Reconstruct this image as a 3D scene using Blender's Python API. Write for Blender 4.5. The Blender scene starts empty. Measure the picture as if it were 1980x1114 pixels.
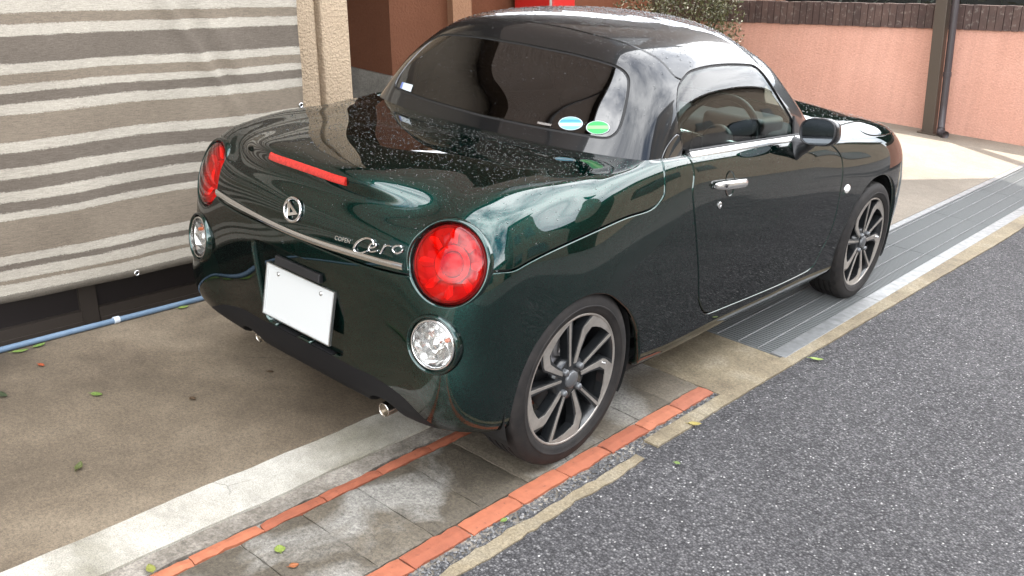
import bpy, bmesh, math, random
import numpy as np
from mathutils import Matrix, Vector
random.seed(7); rng = np.random.default_rng(7)
scene = bpy.context.scene
# ---------------------------------------------------------------- camera
CAM_POS = np.array([2.2464, -1.6608, 1.5711])
_yaw, _pit, _rol = 0.694418, 0.364010, 0.078829
_fw = np.array([-math.sin(_yaw)*math.cos(_pit), math.cos(_yaw)*math.cos(_pit), -math.sin(_pit)])
_r = np.array([math.cos(_yaw), math.sin(_yaw), 0.0]); _u = np.cross(_r, _fw)
_r2 = _r*math.cos(_rol)+_u*math.sin(_rol); _u2 = -_r*math.sin(_rol)+_u*math.cos(_rol)
cd = bpy.data.cameras.new('camera'); cam = bpy.data.objects.new('camera', cd); scene.collection.objects.link(cam)
cd.sensor_fit = 'HORIZONTAL'; cd.sensor_width = 36.0; cd.lens = 1858.63/1980*36; cd.clip_start = .05; cd.clip_end = 2000
cam.matrix_world = Matrix(((_r2[0], _u2[0], -_fw[0], CAM_POS[0]), (_r2[1], _u2[1], -_fw[1], CAM_POS[1]), (_r2[2], _u2[2], -_fw[2], CAM_POS[2]), (0, 0, 0, 1)))
scene.camera = cam
# ---------------------------------------------------------------- sky, sun, exposure
SUN_EL, SUN_AZ = math.radians(52), math.radians(-62)      # azimuth from +y (car front) towards +x; the sun stands behind the house
SUN_DIR = Vector((math.sin(SUN_AZ)*math.cos(SUN_EL), math.cos(SUN_AZ)*math.cos(SUN_EL), math.sin(SUN_EL)))
world = bpy.data.worlds.new('World'); scene.world = world; world.use_nodes = True
wn = world.node_tree; wn.nodes.clear()
def W(t, **k):
    n = wn.nodes.new(t)
    for a, b in k.items(): setattr(n, a, b)
    return n
sky = W('ShaderNodeTexSky', sky_type='NISHITA', sun_disc=False, sun_elevation=SUN_EL, sun_rotation=SUN_AZ, air_density=1.0, dust_density=1.5)
tc = W('ShaderNodeTexCoord'); mp = W('ShaderNodeMapping'); mp.inputs['Scale'].default_value = (1.5, 1.5, 2.0)
nz = W('ShaderNodeTexNoise'); nz.inputs['Scale'].default_value = 1.25; nz.inputs['Detail'].default_value = 5; nz.inputs['Roughness'].default_value = .58
cr = W('ShaderNodeValToRGB'); cr.color_ramp.elements[0].position = .36; cr.color_ramp.elements[1].position = .60
mx = W('ShaderNodeMix', data_type='RGBA'); mx.inputs['B'].default_value = (20.0, 20.2, 20.6, 1)
bg = W('ShaderNodeBackground'); bg.inputs['Strength'].default_value = .12
wo = W('ShaderNodeOutputWorld')
wl = wn.links.new
wl(tc.outputs['Generated'], mp.inputs['Vector']); wl(mp.outputs[0], nz.inputs['Vector']); wl(nz.outputs['Fac'], cr.inputs['Fac'])
wl(cr.outputs['Color'], mx.inputs['Factor']); wl(sky.outputs[0], mx.inputs['A']); wl(mx.outputs['Result'], bg.inputs['Color']); wl(bg.outputs[0], wo.inputs[0])
sd = bpy.data.lights.new('sun', 'SUN'); sd.energy = 4.0; sd.angle = math.radians(.53); sd.color = (1, .95, .87)
sun = bpy.data.objects.new('sun', sd); scene.collection.objects.link(sun)
sun.rotation_euler = SUN_DIR.to_track_quat('Z', 'Y').to_euler(); sun.location = (0, 0, 30)
vs = scene.view_settings; vs.view_transform = 'Standard'; vs.look = 'None'; vs.exposure = 1.78; vs.gamma = 1; vs.use_curve_mapping = False
scene.render.engine = 'CYCLES'; scene.cycles.max_bounces = 8; scene.cycles.transparent_max_bounces = 12
scene.render.resolution_x = 1024; scene.render.resolution_y = 576
# ---------------------------------------------------------------- car surface maths
import numpy as np
def nat_spline(t, P, tq):
    """natural cubic spline through P (n,d) at params t, evaluated at tq"""
    n = len(t); h = np.diff(t)
    A = np.zeros((n, n)); B = np.zeros((n,) + P.shape[1:])
    A[0, 0] = A[-1, -1] = 1
    for i in range(1, n-1):
        A[i, i-1] = h[i-1]; A[i, i] = 2*(h[i-1]+h[i]); A[i, i+1] = h[i]
        B[i] = 6*((P[i+1]-P[i])/h[i]-(P[i]-P[i-1])/h[i-1])
    M = np.linalg.solve(A, B.reshape(n, -1)).reshape(B.shape)
    k = np.clip(np.searchsorted(t, tq, side='right')-1, 0, n-2)
    ex = (slice(None),) + (None,)*(P.ndim-1)
    a = ((t[k+1]-tq)/h[k])[ex]; b = ((tq-t[k])/h[k])[ex]; hh = (h[k]**2)[ex]
    return a*P[k]+b*P[k+1]+((a**3-a)*M[k]+(b**3-b)*M[k+1])*hh/6
BODY = [
 [(0,.17,.165),(0,.088,.176),(0,.032,.31),(0,.012,.46),(0,.0,.58),(0,.0,.665),(0,.014,.752),(0,.050,.808),(0,.052,.859),(0,.118,.888),(0,.42,.905),(0,.75,.90)],
 [(.25,.175,.163),(.258,.092,.174),(.262,.037,.31),(.26,.020,.46),(.255,.010,.58),(.25,.012,.668),(.245,.029,.755),(.242,.067,.808),(.24,.066,.858),(.24,.130,.886),(.24,.42,.903),(.24,.752,.90)],
 [(.43,.185,.165),(.45,.098,.177),(.46,.040,.31),(.458,.028,.46),(.45,.026,.58),(.445,.034,.675),(.44,.057,.755),(.436,.112,.803),(.430,.140,.838),(.422,.205,.867),(.41,.44,.8975),(.40,.775,.90)],
 [(.555,.19,.185),(.59,.085,.192),(.610,.036,.315),(.600,.040,.46),(.589,.052,.58),(.581,.074,.69),(.573,.100,.765),(.562,.142,.823),(.550,.212,.858),(.532,.30,.879),(.505,.50,.8965),(.485,.80,.90)],
 [(.64,.24,.19),(.675,.155,.195),(.695,.110,.305),(.688,.110,.46),(.683,.110,.58),(.676,.124,.69),(.660,.162,.765),(.643,.226,.822),(.624,.335,.857),(.602,.42,.878),(.56,.60,.889),(.54,.82,.90)],
 [(.67,.34,.20),(.70,.30,.205),(.718,.285,.30),(.720,.275,.46),(.715,.275,.58),(.708,.288,.69),(.690,.335,.765),(.666,.43,.82),(.652,.50,.85),(.636,.57,.870),(.61,.70,.886),(.59,.84,.90)],
 [(.69,.5,.20),(.715,.5,.21),(.733,.5,.31),(.737,.5,.46),(.731,.5,.58),(.718,.52,.685),(.700,.55,.765),(.684,.585,.82),(.670,.62,.850),(.657,.66,.870),(.637,.75,.886),(.622,.86,.90)],
 [(.665,.78,.20),(.70,.78,.212),(.722,.78,.31),(.729,.78,.46),(.726,.78,.58),(.716,.79,.685),(.702,.80,.77),(.690,.81,.825),(.680,.825,.857),(.671,.84,.875),(.660,.87,.890),(.645,.89,.90)],
 [(.66,1.06,.19),(.695,1.06,.20),(.715,1.06,.30),(.720,1.06,.46),(.719,1.06,.58),(.713,1.06,.685),(.703,1.06,.77),(.693,1.06,.825),(.685,1.06,.858),(.677,1.06,.877),(.667,1.06,.889),(.640,1.06,.893)],
 [(.655,1.45,.19),(.69,1.45,.20),(.708,1.45,.30),(.713,1.45,.46),(.712,1.45,.58),(.706,1.45,.685),(.696,1.45,.765),(.685,1.45,.815),(.677,1.45,.842),(.669,1.45,.860),(.659,1.45,.872),(.632,1.45,.876)],
 [(.655,1.9,.185),(.69,1.9,.195),(.708,1.9,.29),(.714,1.9,.45),(.714,1.9,.57),(.707,1.9,.675),(.695,1.9,.75),(.683,1.9,.797),(.674,1.9,.822),(.666,1.9,.840),(.656,1.9,.851),(.628,1.9,.855)],
 [(.655,2.3,.18),(.69,2.3,.19),(.712,2.3,.29),(.722,2.3,.45),(.72,2.3,.57),(.711,2.3,.67),(.696,2.3,.74),(.680,2.3,.79),(.666,2.3,.815),(.650,2.3,.832),(.615,2.28,.846),(.575,2.22,.852)],
 [(.685,2.72,.2),(.715,2.72,.21),(.733,2.72,.3),(.737,2.72,.45),(.731,2.72,.57),(.717,2.72,.67),(.694,2.71,.745),(.66,2.70,.798),(.625,2.68,.825),(.585,2.65,.840),(.52,2.55,.852),(.44,2.36,.870)],
 [(.665,3.0,.2),(.695,3.02,.21),(.713,3.04,.3),(.717,3.05,.45),(.711,3.05,.56),(.698,3.03,.66),(.674,3.01,.727),(.635,2.98,.775),(.59,2.94,.803),(.53,2.88,.824),(.43,2.72,.845),(.34,2.41,.884)],
 [(.58,3.18,.2),(.61,3.21,.21),(.63,3.24,.3),(.634,3.25,.45),(.629,3.24,.55),(.613,3.22,.645),(.586,3.18,.71),(.545,3.135,.758),(.497,3.08,.787),(.435,3.0,.81),(.33,2.8,.848),(.24,2.44,.893)],
 [(.38,3.28,.2),(.4,3.31,.21),(.41,3.335,.3),(.412,3.345,.45),(.405,3.335,.55),(.392,3.30,.635),(.37,3.25,.69),(.34,3.20,.735),(.31,3.14,.768),(.27,3.05,.80),(.2,2.83,.858),(.14,2.455,.898)],
 [(0,3.3,.2),(0,3.33,.21),(0,3.37,.3),(0,3.39,.45),(0,3.375,.55),(0,3.335,.63),(0,3.28,.685),(0,3.22,.725),(0,3.15,.762),(0,3.05,.797),(0,2.84,.862),(0,2.46,.90)],
]
ROOF = [
 [(0,.756,.893),(0,.80,.95),(0,.875,1.05),(0,.985,1.163),(0,1.06,1.229),(0,1.16,1.262),(0,1.30,1.277),(0,1.42,1.280)],
 [(.3,.766,.893),(.297,.81,.95),(.289,.88,1.047),(.278,.98,1.150),(.265,1.05,1.213),(.24,1.15,1.249),(.16,1.31,1.273),(0,1.43,1.280)],
 [(.50,.806,.893),(.493,.845,.95),(.474,.907,1.04),(.447,.982,1.128),(.422,1.05,1.187),(.372,1.16,1.232),(.24,1.34,1.269),(0,1.45,1.280)],
 [(.61,.868,.893),(.601,.90,.95),(.577,.955,1.03),(.544,1.025,1.107),(.510,1.09,1.161),(.45,1.2,1.215),(.31,1.37,1.263),(0,1.48,1.280)],
 [(.648,.95,.890),(.639,.98,.95),(.617,1.03,1.025),(.588,1.085,1.092),(.556,1.14,1.138),(.493,1.25,1.200),(.34,1.41,1.260),(0,1.51,1.280)],
 [(.645,1.10,.884),(.637,1.12,.95),(.616,1.15,1.03),(.590,1.185,1.096),(.560,1.22,1.144),(.505,1.31,1.198),(.36,1.46,1.256),(0,1.54,1.280)],
 [(.638,1.4,.866),(.631,1.4,.95),(.611,1.4,1.03),(.587,1.41,1.10),(.557,1.42,1.150),(.505,1.45,1.196),(.36,1.53,1.254),(0,1.58,1.280)],
 [(.631,1.74,.848),(.624,1.72,.945),(.604,1.69,1.03),(.582,1.67,1.093),(.555,1.66,1.140),(.503,1.65,1.184),(.36,1.65,1.245),(0,1.66,1.279)],
 [(.622,2.10,.835),(.605,2.00,.940),(.585,1.915,1.025),(.565,1.845,1.085),(.540,1.795,1.126),(.490,1.76,1.170),(.35,1.74,1.234),(0,1.73,1.275)],
 [(.585,2.22,.842),(.562,2.10,.945),(.542,2.01,1.03),(.522,1.93,1.093),(.500,1.87,1.135),(.45,1.82,1.176),(.32,1.80,1.229),(0,1.79,1.270)],
 [(.45,2.36,.866),(.425,2.225,.96),(.405,2.12,1.05),(.39,2.025,1.115),(.37,1.94,1.163),(.33,1.88,1.198),(.24,1.85,1.235),(0,1.84,1.263)],
 [(.24,2.435,.885),(.225,2.30,.972),(.215,2.19,1.06),(.205,2.09,1.13),(.195,2.0,1.182),(.17,1.93,1.214),(.12,1.89,1.243),(0,1.88,1.257)],
 [(0,2.455,.893),(0,2.325,.977),(0,2.215,1.065),(0,2.115,1.135),(0,2.02,1.192),(0,1.955,1.222),(0,1.91,1.244),(0,1.90,1.253)],
]
def skin_grid(ST, nu, nv, spine=False):
    """ST stations (right half, rear centre to front centre) -> (U,V,3) full ring, first row = rear centre, running over
    the right side, the front, the left side; closed in U"""
    S = np.array(ST, float); n, m = S.shape[:2]
    rows = []
    for P in S:
        Q = P
        if spine:
            ph = np.array([-P[-2][0], 2*P[-1][1]-P[-2][1], P[-2][2]])
            Q = np.vstack([P, ph])
        d = np.sqrt(np.linalg.norm(np.diff(Q, axis=0), axis=1)+1e-9)**1.4
        t = np.concatenate([[0], np.cumsum(d)])
        tq = np.concatenate([t[k]+(t[k+1]-t[k])*np.arange(nv)/nv for k in range(m-1)]+[[t[m-1]]])
        rows.append(nat_spline(t, Q, tq))
    R = np.array(rows)                                     # n, V, 3
    M = R[1:-1][::-1].copy(); M[..., 0] *= -1
    ring = np.concatenate([R, M])                          # closed ring of stations
    N = len(ring); pad = 6
    ext = np.concatenate([ring[-pad:], ring, ring[:pad+1]])
    ds = np.linalg.norm(np.diff(ext[:, :, :], axis=0), axis=2)[:, ::4].mean(1)
    ds = np.sqrt(ds)**1.4
    t = np.concatenate([[0], np.cumsum(ds)])
    tq = np.concatenate([t[pad+k]+(t[pad+k+1]-t[pad+k])*np.arange(nu)/nu for k in range(N)])
    return nat_spline(t, ext, tq)
for _g, _S in enumerate(ROOF):
    for _k, (_x, _y, _z) in enumerate(_S):
        _z2 = _z-.007*max(0, _z-.9)/.38
        if _g >= 8 and 2 <= _k <= 5: _y -= .02
        if _g in (2, 3, 4) and 1 <= _k <= 4: _x -= .010
        _S[_k] = (_x, _y, _z2)
for _g in (3, 4):
    for _k in (0, 1):
        _x, _y, _z = BODY[_g][_k]; BODY[_g][_k] = (_x, _y, _z+.018)
# ---------------------------------------------------------------- helpers
COL = scene.collection
def tag(o, label, cat, group=None, kind=None):
    if label: o['label'] = label
    if cat: o['category'] = cat
    if group: o['group'] = group
    if kind: o['kind'] = kind
    return o
def empty(name, loc=(0, 0, 0)):
    o = bpy.data.objects.new(name, None); COL.objects.link(o); o.location = loc; o.empty_display_size = .1
    return o
def mesh_data(name, V, F, mat, smooth=False, normals=None):
    me = bpy.data.meshes.new(name)
    me.from_pydata([tuple(map(float, v)) for v in V], [], [tuple(int(i) for i in f) for f in F])
    me.update()
    if mat is not None: me.materials.append(mat)
    if smooth or normals is not None: me.polygons.foreach_set('use_smooth', [True]*len(me.polygons))
    if normals is not None: me.normals_split_custom_set_from_vertices([tuple(map(float, n)) for n in normals])
    return me
def obj(name, V, F, mat, parent=None, smooth=False, normals=None):
    o = bpy.data.objects.new(name, mesh_data(name, V, F, mat, smooth, normals)); COL.objects.link(o)
    if parent is not None: place_under(o, parent)
    return o
def world_of(o):
    return o.matrix_basis.copy() if o.parent is None else world_of(o.parent) @ o.matrix_parent_inverse @ o.matrix_basis
def place_under(o, parent):
    o.parent = parent; o.matrix_parent_inverse = world_of(parent).inverted()
def shared(name, me, parent=None, mat4=None):
    o = bpy.data.objects.new(name, me); COL.objects.link(o)
    if mat4 is not None: o.matrix_basis = mat4
    if parent is not None: place_under(o, parent)
    return o
class MB:
    """collects shapes of ONE mesh"""
    def __init__(s): s.V = []; s.F = []
    def add(s, V, F):
        k = len(s.V); s.V += [tuple(v) for v in V]; s.F += [tuple(i+k for i in f) for f in F]; return s
    def box(s, lo, hi):
        x0, y0, z0 = lo; x1, y1, z1 = hi
        return s.add([(x0,y0,z0),(x1,y0,z0),(x1,y1,z0),(x0,y1,z0),(x0,y0,z1),(x1,y0,z1),(x1,y1,z1),(x0,y1,z1)],
                     [(0,3,2,1),(4,5,6,7),(0,1,5,4),(1,2,6,5),(2,3,7,6),(3,0,4,7)])
    def prism(s, base, vec):
        n = len(base); v = np.array(base, float); w = v+np.array(vec, float)
        return s.add(list(v)+list(w), [tuple(range(n-1, -1, -1)), tuple(range(n, 2*n))]+[(i, (i+1) % n, n+(i+1) % n, n+i) for i in range(n)])
    def tube(s, pts, rad, n=8, closed=False, cap=True, sx=1.0, sy=1.0, up=(0, 0, 1)):
        P = np.array(pts, float); m = len(P); rr = np.broadcast_to(np.array(rad, float), (m,))
        V = []
        for i in range(m):
            a = P[(i-1) % m] if (closed or i > 0) else P[i]; b = P[(i+1) % m] if (closed or i < m-1) else P[i]
            t = (b-a)/np.linalg.norm(b-a); uu = np.array(up, float)
            if abs(t@uu) > .95: uu = np.array([1., 0, 0]) if abs(t[0]) < .9 else np.array([0, 1., 0])
            e1 = np.cross(t, uu); e1 /= np.linalg.norm(e1); e2 = np.cross(e1, t)
            for k in range(n):
                c, q = math.cos(2*math.pi*k/n), math.sin(2*math.pi*k/n)
                V.append(P[i]+rr[i]*(sx*c*e1+sy*q*e2))
        F = []
        for i in range(m if closed else m-1):
            j = (i+1) % m
            for k in range(n): F.append((i*n+k, j*n+k, j*n+(k+1) % n, i*n+(k+1) % n))
        F = [tuple(reversed(f)) for f in F]
        if cap and not closed: F += [tuple(range(n)), tuple(range((m-1)*n+n-1, (m-1)*n-1, -1))]
        return s.add(V, F)
    def lathe(s, prof, M, n=32, cap=False, se=2.0):
        """prof: (r, h) list turned about the local z axis, M maps local to world"""
        V = []; F = []
        for r_, h in prof:
            for k in range(n):
                a = 2*math.pi*k/n; q = (abs(math.cos(a))**se+abs(math.sin(a))**se)**(-1/se); V.append(M @ Vector((r_*q*math.cos(a), r_*q*math.sin(a), h)))
        for i in range(len(prof)-1):
            for k in range(n): F.append((i*n+k, i*n+(k+1) % n, (i+1)*n+(k+1) % n, (i+1)*n+k))
        if cap: F += [tuple(range((len(prof)-1)*n, len(prof)*n))]
        return s.add(V, F)
    def obj(s, name, mat, parent=None, smooth=False, bevel=0, angle=None):
        o = obj(name, s.V, s.F, mat, parent, smooth)
        if bevel:
            m = o.modifiers.new('bevel', 'BEVEL'); m.width = bevel; m.segments = 2; m.limit_method = 'ANGLE'
        if angle:
            o.data.polygons.foreach_set('use_smooth', [True]*len(o.data.polygons)); o.data.set_sharp_from_angle(angle=math.radians(angle))
        return o
def frame(origin, z, xhint=(1, 0, 0)):
    z = Vector(z).normalized(); x = Vector(xhint); x = (x-z*x.dot(z)).normalized(); y = z.cross(x)
    M = Matrix((x, y, z)).transposed().to_4x4(); M.translation = Vector(origin); return M
# ---------------------------------------------------------------- materials
def mat(name): 
    m = bpy.data.materials.new(name); m.use_nodes = True
    nt = m.node_tree; b = nt.nodes['Principled BSDF']
    return m, nt, b
def nd(nt, t, **k):
    n = nt.nodes.new(t)
    for a, v in k.items():
        if a in n.inputs.keys() if hasattr(n, 'inputs') else False: n.inputs[a].default_value = v
        else: setattr(n, a, v)
    return n
def simple(name, col, rough=.5, metal=0, coat=0, spec=.5, **kw):
    m, nt, b = mat(name)
    b.inputs['Base Color'].default_value = (*col, 1); b.inputs['Roughness'].default_value = rough; b.inputs['Metallic'].default_value = metal
    b.inputs['Coat Weight'].default_value = coat; b.inputs['Specular IOR Level'].default_value = spec
    for k, v in kw.items(): b.inputs[k].default_value = v
    return m
def pos(nt, scale=(1, 1, 1)):
    g = nt.nodes.new('ShaderNodeNewGeometry'); mp = nt.nodes.new('ShaderNodeMapping'); mp.inputs['Scale'].default_value = scale
    nt.links.new(g.outputs['Position'], mp.inputs['Vector']); return mp.outputs[0]
def noise(nt, vec, scale, detail=4, rough=.55, dist=0):
    n = nt.nodes.new('ShaderNodeTexNoise'); n.inputs['Scale'].default_value = scale; n.inputs['Detail'].default_value = detail
    n.inputs['Roughness'].default_value = rough; n.inputs['Distortion'].default_value = dist; nt.links.new(vec, n.inputs['Vector']); return n.outputs['Fac']
def voro(nt, vec, scale, feature='F1', out='Distance', rnd=1.0):
    n = nt.nodes.new('ShaderNodeTexVoronoi'); n.feature = feature; n.inputs['Scale'].default_value = scale; n.inputs['Randomness'].default_value = rnd
    nt.links.new(vec, n.inputs['Vector']); return n.outputs[out]
def ramp(nt, fac, stops, interp='LINEAR'):
    n = nt.nodes.new('ShaderNodeValToRGB'); n.color_ramp.interpolation = interp; e = n.color_ramp.elements
    while len(e) < len(stops): e.new(.5)
    for q, (p_, c) in zip(e, stops): q.position = p_; q.color = (*c, 1) if not np.isscalar(c) else (c, c, c, 1)
    nt.links.new(fac, n.inputs['Fac']); return n.outputs['Color']
def mixc(nt, fac, a, b, mode='MIX'):
    n = nt.nodes.new('ShaderNodeMix'); n.data_type = 'RGBA'; n.blend_type = mode
    for sock, v in (('Factor', fac), ('A', a), ('B', b)):
        s = [i for i in n.inputs if i.name == sock and i.enabled][0]
        if isinstance(v, bpy.types.NodeSocket): nt.links.new(v, s)
        elif sock == 'Factor': s.default_value = v
        else: s.default_value = (*v, 1)
    return [o for o in n.outputs if o.enabled][0]
def mth(nt, op, a, b=None, clamp=False):
    n = nt.nodes.new('ShaderNodeMath'); n.operation = op; n.use_clamp = clamp
    for i, v in enumerate((a, b)):
        if v is None: continue
        if isinstance(v, bpy.types.NodeSocket): nt.links.new(v, n.inputs[i])
        else: n.inputs[i].default_value = v
    return n.outputs[0]
def bump(nt, h, strength, dist, b, inp='Normal', prev=None):
    n = nt.nodes.new('ShaderNodeBump'); n.inputs['Strength'].default_value = strength; n.inputs['Distance'].default_value = dist
    nt.links.new(h, n.inputs['Height'])
    if prev is not None: nt.links.new(prev, n.inputs['Normal'])
    if b is not None: nt.links.new(n.outputs[0], b.inputs[inp])
    return n.outputs[0]
ALB = .70
def setc(nt, b, c, inp='Base Color', alb=None):
    if inp == 'Base Color': c = mixc(nt, 1.0, c, (alb or ALB,)*3, 'MULTIPLY')
    nt.links.new(c, b.inputs[inp])
def rand(nt): return nt.nodes.new('ShaderNodeObjectInfo').outputs['Random']
def nt_noise_vec(nt, p, s):
    n = nt.nodes.new('ShaderNodeTexNoise'); n.inputs['Scale'].default_value = s; n.inputs['Detail'].default_value = 5; nt.links.new(p, n.inputs['Vector']); return n.outputs['Color']
def concrete_mat(name, dark, mid, light, stain=1.2, rough=(.75, .95), grain=260, g2s=.7):
    m, nt, b = mat(name); p = pos(nt)
    big = noise(nt, p, stain, 5, .6, .4); fine = noise(nt, p, grain, 3, .7); med = noise(nt, p, 14, 5, .65)
    c = ramp(nt, big, [(.30, dark), (.52, mid), (.72, light)])
    c = mixc(nt, .55, c, ramp(nt, med, [(.3, .72), (.7, 1.15)]), 'MULTIPLY')
    c = mixc(nt, .85, c, ramp(nt, fine, [(.25, .45), (.5, 1.0), (.75, 1.45)]), 'MULTIPLY')
    g2 = noise(nt, p, 85, 3, .7); c = mixc(nt, g2s, c, ramp(nt, g2, [(.32, .62), (.5, 1.0), (.68, 1.32)]), 'MULTIPLY')
    pit = ramp(nt, voro(nt, p, 70), [(.06, 1), (.14, 0)]); c = mixc(nt, mth(nt, 'MULTIPLY', pit, ramp(nt, noise(nt, p, 31, 2), [(.56, 0), (.62, .7)])), c, (.06, .045, .03))
    crk = voro(nt, mixc(nt, .12, p, nt_noise_vec(nt, p, 6)), 1.1, 'DISTANCE_TO_EDGE'); c = mixc(nt, mth(nt, 'MULTIPLY', ramp(nt, crk, [(.0015, 1), (.004, 0)]), ramp(nt, noise(nt, p, 1.7, 2), [(.60, 0), (.68, .6)])), c, (.03, .025, .02))
    spk = voro(nt, p, 120); sp = ramp(nt, spk, [(.05, 1), (.16, 0)]); gate = ramp(nt, noise(nt, p, 60, 2), [(.60, 0), (.68, 1)])
    c = mixc(nt, mth(nt, 'MULTIPLY', sp, gate), c, (.42, .39, .34))
    setc(nt, b, c)
    rr = ramp(nt, big, [(.3, rough[0]), (.65, rough[1])]); setc(nt, b, rr, 'Roughness')
    h = mth(nt, 'ADD', mth(nt, 'MULTIPLY', fine, .5), mth(nt, 'MULTIPLY', med, 1.0))
    bump(nt, h, .5, .004, b)
    return m
def stucco_mat(name, col, col2, scale=55, dist=.01, streaks=0):
    m, nt, b = mat(name); p = pos(nt)
    n1 = noise(nt, p, scale, 4, .6, .6); v = voro(nt, p, scale*.8, 'SMOOTH_F1'); big = noise(nt, p, 1.8, 4)
    c = mixc(nt, ramp(nt, big, [(.35, 0), (.7, 1)]), col, col2)
    c = mixc(nt, .5, c, ramp(nt, n1, [(.3, .72), (.65, 1.1)]), 'MULTIPLY')
    if streaks:
        st = noise(nt, pos(nt, (9, 9, .35)), 3.0, 5, .65)
        c = mixc(nt, streaks, c, ramp(nt, st, [(.38, .62), (.58, 1.0)]), 'MULTIPLY')
    setc(nt, b, c); b.inputs['Roughness'].default_value = .92; b.inputs['Specular IOR Level'].default_value = .2
    bump(nt, mth(nt, 'ADD', n1, mth(nt, 'MULTIPLY', v, .8)), .8, dist, b)
    return m
UPV = np.array([-.1086, -.013, .994])      # plumb direction of the house walls: the yard falls away towards the lane
# ---------------------------------------------------------------- ground
def sheet(name, x0, x1, y0, y1, z, m, thick=None, jit=0, n=1, kind='structure', drift=0):
    """flat slab; jit roughens the long (y) edges"""
    ys = np.linspace(y0, y1, n+1); V = []; F = []
    jl = np.zeros(n+1); jr = np.zeros(n+1)
    if jit:
        k = np.convolve(rng.normal(size=n+1+8), np.ones(4)/4, 'same')[4:-4]; jl = k*jit*1.4+rng.normal(size=n+1)*jit*.35
        k = np.convolve(rng.normal(size=n+1+8), np.ones(4)/4, 'same')[4:-4]; jr = k*jit*1.4+rng.normal(size=n+1)*jit*.35
    t = thick or .03
    for i, y in enumerate(ys):
        xr = x1+drift*min(max(y-1.5, 0), 3); V += [(x0+jl[i], y, z), (xr+jr[i], y, z), (x0+jl[i], y, z-t), (xr+jr[i], y, z-t)]
    for i in range(n):
        a = 4*i; b = a+4
        F += [(a, a+1, b+1, b), (a+1, a+3, b+3, b+1), (a+2, a, b, b+2)]
    F += [(0, 2, 3, 1), (4*n, 4*n+1, 4*n+3, 4*n+2)]
    o = obj(name, V, F, m); o['kind'] = kind
    return o
# asphalt: dark binder with a mosaic of pale and bluish stones, some left proud
def asphalt():
    m, nt, b = mat('asphalt'); p = pos(nt)
    wv = noise(nt, p, 30, 3)
    v = nt.nodes.new('ShaderNodeTexVoronoi'); v.inputs['Scale'].default_value = 135; nt.links.new(p, v.inputs['Vector'])
    v2 = nt.nodes.new('ShaderNodeTexVoronoi'); v2.inputs['Scale'].default_value = 105; nt.links.new(pos(nt, (1.0, .8, 1)), v2.inputs['Vector'])
    sep = nt.nodes.new('ShaderNodeSeparateColor'); nt.links.new(v.outputs['Color'], sep.inputs[0])
    sep2 = nt.nodes.new('ShaderNodeSeparateColor'); nt.links.new(v2.outputs['Color'], sep2.inputs[0])
    c = ramp(nt, sep.outputs[0], [(.0, (.065, .062, .065)), (.45, (.112, .108, .111)), (.75, (.165, .158, .162)), (.92, (.21, .203, .203)), (1, (.30, .29, .285))])
    e = ramp(nt, v.outputs['Distance'], [(.25, 1), (.62, .35)])
    c = mixc(nt, .8, c, e, 'MULTIPLY')
    c2 = ramp(nt, sep2.outputs[1], [(.0, (.28, .27, .265)), (.6, (.38, .37, .36)), (1, (.62, .60, .57))])
    g = mth(nt, 'MULTIPLY', ramp(nt, sep2.outputs[0], [(.90, 0), (.91, 1)], 'CONSTANT'), ramp(nt, v2.outputs['Distance'], [(.28, 1), (.36, 0)]))
    c = mixc(nt, g, c, c2)
    c = mixc(nt, .5, c, ramp(nt, noise(nt, p, 1.1, 6, .62, .5), [(.3, .78), (.7, 1.26)]), 'MULTIPLY')
    setc(nt, b, c); b.inputs['Roughness'].default_value = .62
    setc(nt, b, ramp(nt, noise(nt, p, 2.3, 4), [(.35, .78), (.65, .95)]), 'Roughness'); b.inputs['Specular IOR Level'].default_value = .3
    h = mth(nt, 'SUBTRACT', 1.0, v.outputs['Distance']); bump(nt, mth(nt, 'ADD', h, mth(nt, 'MULTIPLY', wv, 1.5)), .9, .006, b)
    return m
M_ASPH = asphalt()
M_DRIVE = concrete_mat('driveway_concrete', (.075, .056, .037), (.205, .158, .106), (.33, .264, .184), 1.1, (.55, .9), 230)
M_KERB = concrete_mat('pale_kerb_concrete', (.22, .20, .135), (.58, .545, .465), (.72, .69, .61), 1.9, (.8, .95), 300, .22)
M_MORT = concrete_mat('rough_mortar', (.15, .13, .10), (.30, .265, .22), (.46, .42, .36), 9, (.8, .95), 160)
M_OCHRE = concrete_mat('ochre_mortar', (.17, .13, .08), (.29, .235, .15), (.38, .33, .24), 4, (.75, .95), 210)
M_DARK = simple('dark_drain', (.012, .012, .012), .9)
g = obj('ground', [(-400, -400, -.16), (400, -400, -.16), (400, 400, -.16), (-400, 400, -.16)], [(0, 1, 2, 3)], M_DRIVE); g['kind'] = 'structure'
sheet('asphalt_road', .836, 9.0, -12, 40, -.004, M_ASPH, .1)
sheet('driveway', -1.125, .128, -6, 3.2, 0, M_DRIVE, .14, .0025, 260)
M_YARD = concrete_mat('yard_concrete', (.17, .138, .10), (.26, .22, .17), (.33, .285, .225), 1.0, (.7, .95), 230)
sheet('yard', -9, .345, 3.203, 8.3, .0, M_YARD, .14)
sheet('lane_beyond', .345, .85, 8.3, 12, -.004, M_DRIVE, .1)
sheet('kerb', .116, .287, -6, 3.2, .004, M_KERB, .1, .003, 230)
sheet('mortar_joint', .270, .351, -6, 3.2, -.004, M_MORT, .1, .006, 320)
sheet('paving_bed', .355, .86, -6, 1.31, -.009, M_MORT, .08)
sheet('concrete_slab', .40, .815, 1.309, 1.798, -.002, M_OCHRE, .1)
sheet('channel_floor', .30, .85, 1.798, 9, -.10, M_DARK, .03)
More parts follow.
